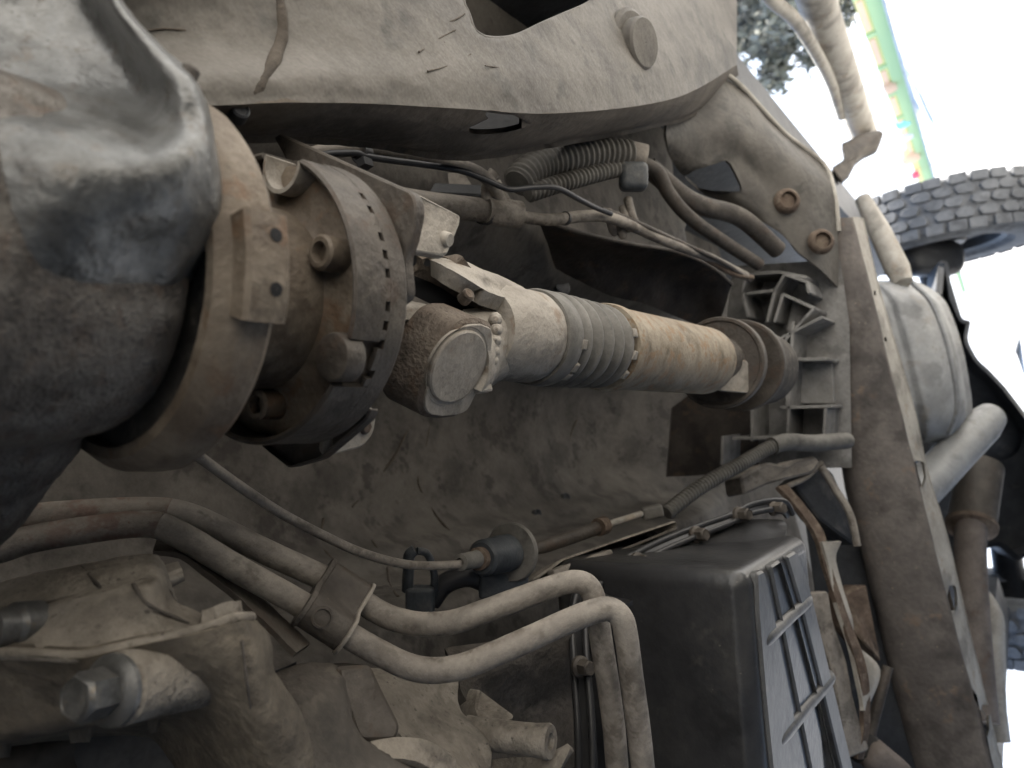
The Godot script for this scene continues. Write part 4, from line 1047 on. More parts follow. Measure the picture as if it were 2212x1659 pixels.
func castings() -> void:
	var v := thing("bell_housing", "dusty gearbox casting low in the middle with a bright tan flank, gusset and boss", "gearbox")
	var st := new_mesh()
	var flank := [pts([790, 1440, .50, 880, 1450, .51, 990, 1462, .525]), pts([815, 1490, .475, 880, 1498, .485, 994, 1530, .505]), pts([838, 1550, .455, 910, 1562, .47, 1048, 1588, .485]), pts([870, 1592, .445, 950, 1612, .455, 1062, 1640, .475]), pts([960, 1650, .435, 1010, 1670, .44, 1050, 1700, .465]), pts([1000, 1740, .43, 1030, 1750, .44, 1050, 1760, .46])]
	sheet(st, flank, 10, 8, 0.006, 0.0008)
	part("flank", st, M.dusty_casting, v)
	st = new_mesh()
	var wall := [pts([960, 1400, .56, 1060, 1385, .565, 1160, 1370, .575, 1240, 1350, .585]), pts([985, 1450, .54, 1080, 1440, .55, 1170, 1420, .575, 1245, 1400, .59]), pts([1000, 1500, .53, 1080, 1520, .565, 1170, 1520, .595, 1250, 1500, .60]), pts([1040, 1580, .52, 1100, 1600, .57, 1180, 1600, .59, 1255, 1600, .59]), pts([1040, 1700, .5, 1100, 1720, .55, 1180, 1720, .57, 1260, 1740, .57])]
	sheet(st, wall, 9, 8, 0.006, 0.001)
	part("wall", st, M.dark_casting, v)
	st = new_mesh()
	plate(st, rounded(pts([1034, 1488, .53, 1050, 1500, .526, 1112, 1546, .50, 1108, 1556, .495, 1062, 1566, .49, 1036, 1552, .50, 1028, 1530, .51]), 0.003), Vector3(0.01, 0.025, 0.0), 0.0015)
	part("gusset", st, M.dusty_casting, v)
	st = new_mesh()
	var a := at(1066, 1588, .492); var b := at(1184, 1602, .475)
	lathe(st, a, b - a, [Vector2(-0.02, 0.0105), Vector2(0.01, 0.0102), Vector2(0.03, 0.0102), Vector2(a.distance_to(b), 0.0112), Vector2(a.distance_to(b) + 0.002, 0.0102), Vector2(a.distance_to(b) + 0.002, 0.0055), Vector2(a.distance_to(b) - 0.001, 0.005), Vector2(a.distance_to(b) - 0.001, 0.0002)], 36, 0, TAU, 0.0005)
	part("boss", st, M.dusty_casting, v)
	st = new_mesh()
	sheet(st, [pts([1064, 1640, .50, 1110, 1636, .50, 1170, 1632, .49, 1226, 1606, .485]), pts([1060, 1680, .49, 1120, 1680, .485, 1170, 1660, .48, 1228, 1626, .48]), pts([1060, 1740, .48, 1110, 1740, .475, 1150, 1730, .47, 1180, 1720, .47])], 8, 6, 0.006, 0.0006)
	part("foot", st, M.dusty_casting, v)
	# darker casting left of it
	var w := thing("lower_casting", "dark brown dusty casting at the bottom edge, below the clamp", "casting")
	st = new_mesh()
	sheet(st, [pts([560, 1470, .40, 640, 1436, .415, 700, 1430, .42, 740, 1440, .42, 760, 1450, .43]), pts([590, 1540, .375, 650, 1520, .38, 710, 1510, .39, 745, 1510, .40, 765, 1520, .42]), pts([610, 1610, .36, 660, 1600, .365, 720, 1590, .375, 770, 1592, .39, 790, 1590, .41]), pts([640, 1670, .35, 700, 1660, .36, 760, 1655, .37, 850, 1660, .385, 960, 1680, .41]), pts([660, 1750, .345, 720, 1750, .35, 790, 1750, .36, 880, 1750, .37, 1010, 1760, .40])], 9, 9, 0.006, 0.0012)
	part("body", st, M.dark_casting, w)
	st = new_mesh()
	plate(st, rounded(pts([727, 1440, .414, 802, 1436, .420, 822, 1482, .418, 866, 1568, .408, 858, 1600, .404, 776, 1602, .398, 740, 1500, .406]), 0.004), Vector3(0.012, 0.03, 0.0), 0.002)
	part("rib", st, M.brown_steel, w)
	st = new_mesh()
	sheet(st, [pts([800, 1600, .402, 870, 1592, .405, 930, 1602, .41, 985, 1640, .418]), pts([820, 1640, .392, 880, 1640, .395, 930, 1660, .40, 990, 1720, .41])], 7, 4, 0.005, 0.0006)
	part("web", st, M.dusty_casting, w)
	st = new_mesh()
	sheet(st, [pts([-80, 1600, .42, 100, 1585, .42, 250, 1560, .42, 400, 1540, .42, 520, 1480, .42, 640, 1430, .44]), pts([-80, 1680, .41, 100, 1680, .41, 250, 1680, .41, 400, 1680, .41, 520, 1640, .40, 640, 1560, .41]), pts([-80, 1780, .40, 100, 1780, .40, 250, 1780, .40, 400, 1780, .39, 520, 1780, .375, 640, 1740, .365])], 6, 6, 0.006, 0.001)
	solo("shade_sheet", st, M.sill_paint, "black sheet painted for the shade in the bottom left corner", "gearbox")  # dark sheet painted where there is only shade below the mount

func undercover() -> void:
	var v := thing("ribbed_cover", "grey dusty plastic cover with square ribs beside the shaft's far coupling", "cover")
	var st := new_mesh()
	plate(st, flatx([1585, 575, 1815, 560, 1835, 700, 1840, 1010, 1642, 1010, 1640, 880, 1560, 800], 1.235), Vector3(0.006, 0.004, 0))
	part("backing", st, M.dark_plastic, v)
	st = new_mesh()
	plate(st, flatx([1560, 800, 1640, 870, 1660, 1020, 1440, 1030, 1452, 880], 1.25), Vector3(0.006, 0.004, 0))
	part("shade_panel", st, M.shield_brown, v)  # dark plate in place of the shade in the hollow beside the cover
	var L := [[1700, 779, 1800, 778], [1700, 880, 1808, 877], [1728, 700, 1716, 950], [1716, 780, 1716, 880], [1642, 870, 1642, 950], [1797, 880, 1793, 944], [1600, 944, 1796, 944], [1700, 735, 1790, 690], [1620, 635, 1632, 600], [1632, 600, 1700, 596], [1700, 596, 1756, 607], [1622, 640, 1634, 690], [1632, 640, 1690, 634], [1690, 634, 1710, 600], [1710, 600, 1757, 616], [1757, 616, 1762, 640], [1690, 634, 1674, 700], [1707, 642, 1772, 672], [1707, 642, 1690, 700], [1772, 672, 1716, 734], [1716, 734, 1702, 756], [1580, 940, 1578, 1000]]
	for q in L:
		st = new_mesh()
		bar(st, onx(q[0], q[1], 1.19), onx(q[2], q[3], 1.19), Vector3.RIGHT, 0.085, 0.0042, 0.0008)
		part("rib", st, M.dark_plastic, v)
	st = new_mesh()
	plate(st, rounded(flatx([1712, 646, 1768, 672, 1716, 728, 1696, 716], 1.196), 0.006), Vector3(0.03, 0, 0), 0.002)
	part("pocket", st, M.dark_plastic, v)
	st = new_mesh()
	plate(st, rounded(flatx([1730, 784, 1796, 784, 1803, 872, 1722, 872], 1.21), 0.003), Vector3(0.01, 0, 0), 0.001)
	part("pocket", st, M.dark_plastic, v)

func harness() -> void:
	var st := new_mesh()
	tube(st, curve(pts([640, 345, .56, 705, 326, .56, 784, 322, .57, 850, 328, .585, 911, 339, .60, 975, 352, .62, 1031, 372, .64, 1062, 398, .66, 1085, 440, .68]), 6), 0.0056, 18)
	solo("fuel_pipe", st, M.dusty_pipe, "tan pipe running along the underside of the chassis rail", "pipe")
	st = new_mesh()
	tube(st, curve(pts([640, 350, .545, 705, 333, .55, 767, 331, .555, 790, 338, .56, 850, 347, .57, 911, 355, .585, 996, 369, .60, 1048, 388, .615, 1080, 402, .625, 1105, 409, .63, 1151, 405, .645, 1202, 406, .66, 1254, 432, .69, 1288, 449, .72, 1320, 462, .74]), 6), 0.0026, 12)
	solo("black_cable", st, M.wire_black, "thin glossy black cable drooping under the tan pipe", "cable")
	st = new_mesh()
	lathe(st, at(783, 334, .565), Vector3(1, 0.05, 0.0), [Vector2(-0.004, 0.0064), Vector2(-0.004, 0.0078), Vector2(0.004, 0.0078), Vector2(0.004, 0.0064), Vector2(-0.004, 0.0064)], 24)
	box(st, at(788, 352, .555), Basis.IDENTITY, Vector3(0.009, 0.008, 0.007), 0.001)
	solo("pipe_clip", st, M.wire_black, "black plastic clip strapped round the tan pipe", "clip")
	var v := thing("breather_pipe", "dusty grey pipe with a thick sleeve that narrows to the right", "pipe")
	st = new_mesh()
	tube(st, curve(pts([830, 425, .63, 900, 437, .645, 980, 447, .66, 1052, 455, .675]), 6), 0.0108, 20)
	part("thick_end", st, M.dusty_pipe, v)
	st = new_mesh()
	tube(st, curve(pts([1045, 454, .672, 1052, 455, .674, 1080, 459, .68, 1105, 462, .688, 1122, 464, .692]), 6), 0.0128, 20)
	part("sleeve", st, M.dusty_pipe, v)
	st = new_mesh()
	tube(st, curve(pts([1110, 463, .69, 1150, 472, .70, 1190, 475, .71, 1222, 472, .72, 1260, 467, .735, 1308, 468, .75, 1360, 486, .78, 1440, 522, .84, 1530, 556, .92, 1610, 596, .99]), 6), 0.0058, 16)
	part("thin_end", st, M.dusty_pipe, v)
	for q in [[1050, 455, .674, 0.0134], [1221, 472, .72, 0.0066]]:
		st = new_mesh()
		lathe(st, at(q[0], q[1], q[2]), Vector3(1, 0, -0.1), [Vector2(-0.002, q[3] - 0.001), Vector2(-0.002, q[3]), Vector2(0.002, q[3]), Vector2(0.002, q[3] - 0.001), Vector2(-0.002, q[3] - 0.001)], 24)
		part("clip", st, M.wire_black, v)
	st = new_mesh()
	var c1 := curve(pts([1118, 396, .72, 1140, 372, .73, 1180, 354, .745, 1240, 340, .76, 1300, 332, .775, 1366, 336, .79]), 8)
	corrugated(st, c1, 0.0165, 0.0066, 0.003, 22)
	tag(part(numbered("corrugated_hose"), st, M.grey_rubber, self), "grey corrugated hose looping below the chassis rail, upper thick strand", "hose", "corrugated hose loop")
	st = new_mesh()
	corrugated(st, curve(pts([1140, 418, .72, 1190, 402, .735, 1240, 388, .75, 1300, 372, .77, 1360, 358, .785]), 8), 0.0095, 0.0055, 0.0022, 16)
	tag(part(numbered("corrugated_hose"), st, M.grey_rubber, self), "thinner grey corrugated hose just under the thick looping one", "hose", "corrugated hose loop")
	v = thing("hose_end", "taped end and grey plug where the two corrugated hoses meet", "connector")
	st = new_mesh()
	tube(st, pts([1362, 335, .788, 1392, 342, .79]), 0.0146, 18)
	part("tape", st, M.dusty_pipe, v)
	st = new_mesh()
	rounded_box(st, at(1368, 382, .78), Basis(look.x, look.y, look.z), Vector3(0.03, 0.03, 0.02), 0.007)
	part("plug", st, M.connector_plastic, v)
	# tubes bending down towards the crossmember
	var runs := [[1385, 350, .93, 1420, 372, .94, 1446, 420, .95, 1490, 470, .97, 1560, 520, 1.02, 1640, 572, 1.06], [1400, 360, .96, 1470, 420, .98, 1520, 446, 1.0, 1600, 470, 1.04, 1680, 540, 1.08], [1300, 470, .80, 1400, 500, .84, 1500, 545, .9, 1580, 590, .96, 1625, 600, 1.0]]
	var words := ["upper brown pipe bending down from the hose plug to the crossmember", "brown pipe lying highest of the three between hose plug and crossmember", "thin tan wire running lowest of the three towards the crossmember"]
	for k in 3:
		st = new_mesh()
		tube(st, curve(pts(runs[k]), 8), [0.009, 0.013, 0.0036][k], 16)
		solo("brake_pipe", st, [M.brown_steel, M.brown_steel, M.rust][k], words[k], "pipe", "pipes under the rail")
	st = new_mesh()
	tube(st, curve(pts([1300, 452, .75, 1340, 466, .77, 1400, 492, .8, 1470, 524, .86, 1560, 566, .93, 1620, 606, 1.0]), 6), 0.0028, 10)
	solo("brown_wire", st, M.brown_steel, "thin brown wire beside the tan one at the rail's end", "wire")
	st = new_mesh()
	sheet(st, [pts([1160, 470, .80, 1230, 498, .82, 1288, 513, .84, 1370, 530, .88, 1459, 545, .93, 1530, 575, .98, 1580, 615, 1.02]), pts([1180, 520, .86, 1240, 545, .88, 1300, 560, .91, 1380, 580, .95, 1450, 605, 1.0, 1510, 640, 1.04, 1560, 680, 1.06]), pts([1200, 580, .92, 1260, 610, .94, 1320, 640, .97, 1390, 655, 1.0, 1450, 680, 1.05, 1500, 700, 1.08, 1540, 720, 1.1])], 7, 7, 0.003, 0.002, 20.0)
	tube(st, curve(pts([1160, 470, .798, 1230, 497, .818, 1288, 512, .838, 1370, 529, .878, 1459, 544, .928, 1530, 574, .978, 1580, 614, 1.018]), 6), 0.003, 8)
	solo("heat_shield", st, M.shield_brown, "dark thin heat shield with a rolled edge above the shaft", "heat shield")
	v = thing("wiring_bracket", "tan bracket and dark clips behind the tan pipe", "bracket")
	st = new_mesh()
	plate(st, rounded(pts([940, 372, .72, 1003, 374, .73, 1022, 402, .73, 948, 402, .72]), 0.003), Vector3(0.01, 0.012, 0), 0.001)
	part("tab", st, M.dusty_pipe, v)
	st = new_mesh()
	plate(st, rounded(pts([870, 366, .73, 922, 368, .73, 926, 404, .73, 896, 398, .73]), 0.003), Vector3(0.01, 0.012, 0), 0.001)
	part("tab", st, M.dusty_pipe, v)
	st = new_mesh()
	bar(st, at(860, 408, .70), at(1060, 416, .72), Vector3(0, 0, 1), 0.012, 0.01, 0.002)
	part("dark_bar", st, M.sill_paint, v)
	for q in [[1052, 400, 1052, 436, .67], [1070, 395, 1100, 452, .69], [1068, 372, 1048, 395, .66]]:
		st = new_mesh()
		tube(st, pts([q[0], q[1], q[4], q[2], q[3], q[4]]), 0.0055, 12)
		part("stay", st, M.dusty_pipe, v)
	v = thing("wire_comb", "row of brown bent clips holding the thin wires", "clip")
	for q in [[1320, 482], [1338, 488], [1352, 474], [1362, 456]]:
		st = new_mesh()
		tube(st, curve(pts([q[0] - 6, q[1] - 26, .79, q[0] - 2, q[1] - 8, .785, q[0] + 4, q[1] + 14, .785, q[0] + 8, q[1] + 20, .79]), 4), 0.0048, 10)
		part("clip", st, M.dusty_pipe, v)
	# ---- under the shaft: conduit, sensor and rod ----
	v = thing("gear_cable", "thin tan cable sheath sagging from the ring to the black sensor", "cable")
	st = new_mesh()
	tube(st, curve(pts([380, 945, .40, 401, 964, .405, 497, 1036, .425, 583, 1094, .445, 640, 1127, .46, 705, 1160, .475, 773, 1191, .49, 849, 1214, .505, 911, 1222, .515, 979, 1220, .53, 1000, 1216, .535]), 8), 0.0031, 14)
	part("sheath", st, M.dusty_pipe, v)
	st = new_mesh()
	var ax := (at(1116, 1190, .60) - at(1000, 1214, .535)).normalized(); var s0 := at(1000, 1214, .535)
	lathe(st, s0, ax, [Vector2(-0.004, 0.0032), Vector2(-0.003, 0.006), Vector2(0.018, 0.0066), Vector2(0.020, 0.005)], 28)
	part("nipple", st, M.grey_rubber, v)
	v = thing("sensor", "black round sensor with a grey disc flange above the bent pipes", "sensor")
	st = new_mesh()
	lathe(st, s0, ax, [Vector2(0.018, 0.005), Vector2(0.019, 0.0085), Vector2(0.024, 0.0085), Vector2(0.026, 0.006)], 28)
	part("rust_ring", st, M.rust, v)
	st = new_mesh()
	lathe(st, s0, ax, [Vector2(0.024, 0.004), Vector2(0.024, 0.0115), Vector2(0.0265, 0.0135), Vector2(0.052, 0.0145), Vector2(0.062, 0.0145), Vector2(0.064, 0.012)], 40, 0, TAU, 0.0004)
	part("body", st, M.connector_plastic, v)
	st = new_mesh()
	lathe(st, s0, ax, [Vector2(0.066, 0.004), Vector2(0.066, 0.0225), Vector2(0.0675, 0.0235), Vector2(0.070, 0.0235), Vector2(0.0715, 0.022), Vector2(0.0715, 0.002)], 48)
	part("flange", st, M.grey_rubber, v)
	st = new_mesh()
	rounded_box(st, at(1088, 1262, .60), Basis(look.x, look.y, look.z), Vector3(0.04, 0.022, 0.02), 0.004)
	part("plug", st, M.connector_plastic, v)
	v = thing("selector_rod", "dark selector rod with a bright end and grey tip beside the pan", "rod")
	st = new_mesh()
	tube(st, curve(pts([1140, 1192, .66, 1200, 1172, .68, 1260, 1152, .7, 1298, 1138, .715]), 5), [0.003, 0.0045, 0.0055, 0.0062, 0.0064, 0.0064, 0.0064, 0.0064, 0.0064, 0.0064, 0.0064, 0.0064, 0.0064, 0.0064, 0.0064, 0.0064], 14)
	part("sleeve", st, M.brown_steel, v)
	st = new_mesh()
	tube(st, pts([1292, 1140, .712, 1385, 1110, .75]), 0.0034, 12)
	part("bright_rod", st, M.pale_steel, v)
	st = new_mesh()
	tube(st, pts([1292, 1139, .71, 1306, 1134, .718]), 0.0088, 16)
	part("collar", st, M.rust, v)
	st = new_mesh()
	rounded_box(st, at(1409, 1106, .76), Basis(look.x.rotated(look.z, 0.2), look.y.rotated(look.z, 0.2), look.z), Vector3(0.022, 0.013, 0.012), 0.003)
	part("tip", st, M.grey_rubber, v)
	v = thing("wiring_plug", "black plug with two looped wires left of the sensor", "connector")
	st = new_mesh()
	rounded_box(st, at(908, 1300, .58), Basis(look.x, look.y, look.z), Vector3(0.022, 0.024, 0.016), 0.003)
	part("body", st, M.connector_plastic, v)
	st = new_mesh()
	tube(st, curve(pts([880, 1275, .58, 882, 1235, .575, 884, 1200, .57, 896, 1188, .57]), 5), 0.0045, 12)
	part("wire", st, M.connector_plastic, v)
	st = new_mesh()
	tube(st, curve(pts([900, 1190, .57, 922, 1196, .575, 936, 1230, .58, 938, 1270, .585, 930, 1300, .59]), 5), 0.003, 12)
	part("wire", st, M.connector_plastic, v)
	st = new_mesh()
	tube(st, curve(pts([930, 1300, .60, 960, 1262, .60, 1010, 1245, .60, 1060, 1262, .605]), 5), 0.0085, 14)
	part("taped_loom", st, M.wire_black, v)
	# dark raised lines: the shade in the floor's folds, put into colour
	v = thing("fold_shades", "dark wavy lines painted for the shade in the floor folds behind the gear cable", "seam")
	for e in [[930, 905, 920, 960, 905, 1010, 904, 1045, 925, 1090, 965, 1140, 1002, 1180], [880, 930, 850, 990, 800, 1050, 760, 1095], [800, 1080, 786, 1110, 792, 1150, 812, 1180, 835, 1220, 842, 1262, 860, 1290], [700, 1120, 690, 1170, 712, 1200, 735, 1230], [1262, 880, 1240, 920, 1225, 965]]:
		st = new_mesh()
		var p := PackedVector3Array()
		for i in range(0, e.size(), 2): p.append(onfloor(e[i], e[i + 1]))
		tube(st, curve(p, 6), 0.0016, 6, 0.0012)
		part("seam", st, M.seam_dark, v)
	v = thing("floor_plugs", "small dark drain plugs set in the tunnel floor", "plug")
	for q in [[1214, 620, 0.012], [1222, 1075, 0.008], [517, 243, 0.0045], [1160, 1110, 0.007]]:
		st = new_mesh()
		var c := onfloor(q[0], q[1]) if q[1] > 300 else ony(q[0], q[1], 0.56)
		lathe(st, c, Vector3(-0.3, -1, 0), [Vector2(-0.004, q[2]), Vector2(0.0025, q[2]), Vector2(0.0035, q[2] * 0.8), Vector2(0.0025, q[2] * 0.6), Vector2(0.002, 0.0002)], 20)
		part("plug", st, M.sill_paint, v)

func onfloor(px: float, py: float) -> Vector3:
	var r := ray(px, py); var d := 0.3
	while d < 2.0:
		var p := EYE + r * d
		if p.y > floor_height(p.x, p.z): return p
		d += 0.004
	return EYE + r * 0.8

func far_parts() -> void:
	var st := new_mesh(); var v: Node3D
	st = new_mesh()
	corrugated(st, curve(pts([1440, 1108, .86, 1490, 1068, .88, 1539, 1036, .9, 1590, 1008, .92, 1645, 976, .95, 1675, 960, .96]), 8), 0.0094, 0.005, 0.0014, 16)
	solo("loom_conduit", st, M.grey_rubber, "grey corrugated conduit rising from the pan to the crossmember", "conduit")
	st = new_mesh()
	tube(st, curve(pts([1668, 963, .958, 1700, 955, .97, 1755, 957, 1.0, 1830, 952, 1.05]), 6), 0.0115, 16)
	solo("conduit_sleeve", st, M.grey_rubber, "smooth taped sleeve joining the corrugated conduit to the crossmember", "conduit")
	st = new_mesh()
	plate(st, rounded(pts([1600, 1029, .97, 1659, 998, .99, 1700, 1006, .99, 1720, 992, 1.0, 1762, 985, 1.01, 1774, 998, 1.01, 1755, 1022, 1.0, 1659, 1046, .98, 1607, 1070, .97]), 0.006), Vector3(0.02, 0.03, 0), 0.003)
	solo("conduit_bracket", st, M.dusty_pipe, "tan cast bracket just below the conduit, left of the crossmember", "bracket")
	v = thing("exhaust_bracket", "long thin tan bracket with a wavy pale edge between pan and crossmember", "bracket")
	st = new_mesh()
	sheet(st, [pts([1680, 1050, .98, 1717, 1090, .97, 1762, 1155, .96, 1782, 1227, .95, 1817, 1330, .93, 1858, 1460, .91, 1866, 1570, .90, 1852, 1640, .89]), pts([1700, 1046, .99, 1740, 1092, .98, 1780, 1150, .97, 1794, 1215, .955, 1832, 1330, .94, 1872, 1440, .92, 1880, 1560, .91, 1866, 1640, .90])], 7, 3, 0.006, 0.0005)
	part("strip", st, M.rust, v)
	st = new_mesh()
	sheet(st, [pts([1776, 1170, .955, 1790, 1220, .95, 1798, 1270, .942, 1816, 1330, .93, 1840, 1400, .92, 1860, 1500, .905, 1868, 1535, .90]), pts([1818, 1170, .97, 1806, 1205, .965, 1819, 1262, .955, 1842, 1338, .945, 1850, 1390, .94, 1902, 1448, .935, 1872, 1536, .915])], 7, 4, 0.005, 0.0005)
	part("wavy_edge", st, M.pale_steel, v)
	st = new_mesh()
	plate(st, rounded(pts([1827, 1282, 1.03, 1872, 1261, 1.04, 1896, 1384, 1.02, 1905, 1432, 1.01, 1868, 1390, 1.0, 1842, 1360, 1.01]), 0.006), Vector3(0.02, 0.03, 0), 0.002)
	part("rusty_plate", st, M.rust, v)
	st = new_mesh()
	plate(st, rounded(pts([1715, 1045, 1.02, 1770, 1000, 1.05, 1800, 1020, 1.06, 1840, 1110, 1.05, 1850, 1180, 1.03, 1770, 1120, 1.02]), 0.006), Vector3(0.02, 0.03, 0), 0.003)
	part("dark_plate", st, M.sill_paint, v)
	st = new_mesh()
	tube(st, curve(pts([1773, 1006, 1.02, 1800, 1050, 1.02, 1836, 1110, 1.01, 1852, 1180, 1.0]), 5), 0.005, 10)
	tube(st, curve(pts([1700, 1050, 1.0, 1740, 1032, 1.01, 1774, 1000, 1.03]), 5), 0.004, 10)
	part("plate_edge", st, M.dusty_pipe, v)
	v = thing("heat_shield_plate", "grey bent sheet between the ribbed pan and the crossmember's lower half", "sheet")
	st = new_mesh()
	plate(st, rounded(pts([1745, 1280, .93, 1790, 1276, .94, 1800, 1340, .93, 1830, 1430, .92, 1850, 1540, .91, 1880, 1620, .9, 1830, 1640, .88, 1800, 1450, .9]), 0.006), Vector3(0.01, 0.02, 0), 0.002)
	part("sheet", st, M.dusty_pipe, v)
	st = new_mesh()
	tube(st, pts([1918, 1440, .98, 1866, 1640, .95]), 0.007, 12)
	part("stay", st, M.brown_steel, v)
	v = thing("steering_joint", "pinkish rusty joint at the bottom edge beside the crossmember", "joint")
	st = new_mesh()
	rounded_box(st, at(1910, 1650, .95), Basis(look.x.rotated(look.z, -0.7), look.y.rotated(look.z, -0.7), look.z), Vector3(0.065, 0.04, 0.04), 0.014)
	part("knuckle", st, M.rust_pink, v)
	st = new_mesh()
	lathe(st, at(1870, 1610, .95), Vector3(-0.6, -0.5, 0.3), [Vector2(-0.02, 0.02), Vector2(0.0, 0.02), Vector2(0.006, 0.014), Vector2(0.006, 0.001)], 24)
	part("boot", st, M.black_rubber, v)
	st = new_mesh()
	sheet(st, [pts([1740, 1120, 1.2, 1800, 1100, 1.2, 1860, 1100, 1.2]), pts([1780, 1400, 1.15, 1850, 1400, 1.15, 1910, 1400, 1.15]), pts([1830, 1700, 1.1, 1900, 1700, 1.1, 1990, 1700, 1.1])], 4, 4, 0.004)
	solo("engine_sump", st, M.sill_paint, "black engine sump behind the brackets", "engine")
	# ---- beyond the crossmember ----
	v = thing("silencer", "pale grey ribbed silencer box beyond the crossmember", "silencer")
	st = new_mesh(); var rows := []
	for q in [[606, 1868, 1945, 1.50], [622, 1872, 1985, 1.46], [650, 1880, 2026, 1.43], [700, 1892, 2050, 1.41], [760, 1908, 2068, 1.40], [830, 1926, 2082, 1.39], [890, 1946, 2088, 1.39], [920, 1960, 2076, 1.40], [944, 1980, 2052, 1.42], [956, 1998, 2022, 1.46]]:
		var r := PackedVector3Array()
		for k in 9:
			var t := k / 8.0
			var bulge: float = 0.06 * (1.0 - pow(abs(t * 2.0 - 1.0), 2.5)) - (0.012 if k == 3 else 0.0)
			r.append(at(lerp(float(q[1]) - 30.0, float(q[2]), t), q[0], q[3] + 0.05 - bulge))
		r.append(at(q[2] - 4.0, q[0], q[3] + 0.25))
		rows.append(r)
	sheet(st, rows, 6, 6, 0.01, 0.0006, 20.0)
	part("shell", st, M.cool_metal, v)
	st = new_mesh()
	tube(st, curve(pts([1972, 612, 1.45, 2010, 650, 1.405, 2040, 720, 1.38, 2060, 800, 1.365, 2068, 880, 1.37, 2050, 936, 1.40]), 6), 0.005, 10)
	part("seam", st, M.cool_metal, v)
	st = new_mesh()
	tube(st, pts([2140, 900, 1.52, 2120, 920, 1.5, 2000, 1046, 1.4, 1940, 1110, 1.36]), [0.03, 0.037, 0.037, 0.035], 28)
	solo("exhaust_pipe", st, M.cool_metal, "short thick pale pipe slanting up to the silencer", "exhaust pipe")
	v = thing("down_pipe", "pinkish rusty exhaust pipe dropping along the crossmember's lower half", "exhaust pipe")
	st = new_mesh()
	tube(st, curve(pts([2100, 1110, 1.58, 2096, 1180, 1.55, 2100, 1300, 1.5, 2108, 1420, 1.45, 2120, 1560, 1.4]), 6), 0.030, 24)
	part("tube", st, M.rust_pink, v)
	st = new_mesh()
	tube(st, curve(pts([2118, 1010, 1.66, 2108, 1070, 1.62, 2098, 1134, 1.58]), 6), 0.046, 24)
	part("collar", st, M.brown_steel, v)
	st = new_mesh()
	lathe(st, at(2098, 1136, 1.58), at(2096, 1180, 1.55) - at(2098, 1136, 1.58), [Vector2(-0.004, 0.03), Vector2(-0.004, 0.05), Vector2(0.006, 0.05), Vector2(0.012, 0.035), Vector2(0.016, 0.03)], 28)
	part("weld_ring", st, M.rust, v)
	st = new_mesh()
	tube(st, curve(pts([2118, 1270, 1.52, 2138, 1330, 1.5, 2140, 1420, 1.48, 2146, 1500, 1.46, 2158, 1600, 1.44]), 6), [0.012, 0.013, 0.016, 0.018, 0.02, 0.022, 0.024, 0.025, 0.025, 0.025, 0.025, 0.025, 0.025, 0.025, 0.024, 0.023, 0.022, 0.022, 0.022, 0.021, 0.02, 0.02, 0.02, 0.02, 0.02], 20)
	solo("control_arm", st, M.pale_steel, "grey tapering suspension arm beside the pinkish pipe", "suspension arm")
	v = thing("axle", "dark rounded axle housing with a tube reaching to each wheel", "axle")
	st = new_mesh()
	rounded_box(st, at(2110, 930, 3.0) + Vector3(0.12, 0, 0), Basis.IDENTITY, Vector3(0.36, 0.3, 0.34), 0.14, 8)
	part("differential", st, M.sill_paint, v)
	st = new_mesh()
	tube(st, PackedVector3Array([at(2006, 560, 3.2), at(2060, 740, 3.15), at(2110, 930, 3.1), at(2170, 1160, 3.05), at(2200, 1400, 3.0)]), 0.055, 16)
	part("axle_tube", st, M.sill_paint, v)
	st = new_mesh()
	plate(st, rounded(flat([2030, 560, 2050, 560, 2062, 640, 2083, 688, 2101, 690, 2093, 734, 2115, 775, 2140, 797, 2175, 834, 2212, 882, 2270, 960, 2290, 1170, 2200, 1215, 2160, 1180, 2124, 1190, 2112, 1240, 2150, 1262, 2180, 1300, 2120, 1620, 2040, 1400, 1990, 1000], 2.75), 0.02), Vector3(0.2, 0.06, 0.0), 0.02)
	part("subframe", st, M.sill_paint, v)
	st = new_mesh()
	rounded_box(st, at(2010, 560, 3.05), Basis(look.x, look.y, look.z), Vector3(0.24, 0.14, 0.14), 0.05)
	part("knuckle", st, M.sill_paint, v)
	st = new_mesh()
	tube(st, pts([1864, 430, 1.62, 1900, 500, 1.56, 1938, 580, 1.5, 1952, 612, 1.48]), [0.016, 0.022, 0.024, 0.018], 18)
	solo("brake_hose_guard", st, M.pale_steel, "pale tapering strut between the crossmember's top and the tyre", "strut")
	# ---- outside the sill ----
	v = thing("side_step", "pale round side step bar outside the sill, seen from below", "side step")
	st = new_mesh()
	var s0 := onz(1706, -160, 0.86); var s1 := onz(1866, 288, 0.86)
	tube(st, PackedVector3Array([s0, s0.lerp(s1, 0.5), s1]), 0.036, 28)
	part("bar", st, M.pale_steel, v)
	st = new_mesh()
	tube(st, curve(PackedVector3Array([onz(1630, -60, .80), onz(1668, 0, .80), onz(1716, 42, .81), onz(1762, 112, .82), onz(1796, 180, .83), onz(1818, 250, .85)]), 6), 0.013, 16)
	part("edge_tube", st, M.pale_steel, v)
	st = new_mesh()
	plate(st, rounded(pts([1795, 362, 1.95, 1824, 343, 1.98, 1817, 309, 2.0, 1834, 302, 2.02, 1858, 288, 2.05, 1899, 280, 2.08, 1909, 285, 2.08, 1906, 298, 2.08, 1896, 322, 2.06, 1865, 336, 2.04, 1848, 350, 2.0, 1834, 377, 1.97, 1817, 392, 1.95]), 0.012), Vector3(0.06, 0.01, 0.01), 0.006)
	solo("step_bracket", st, M.brown_steel, "rusty hook-shaped bracket holding the end of the side step", "bracket")

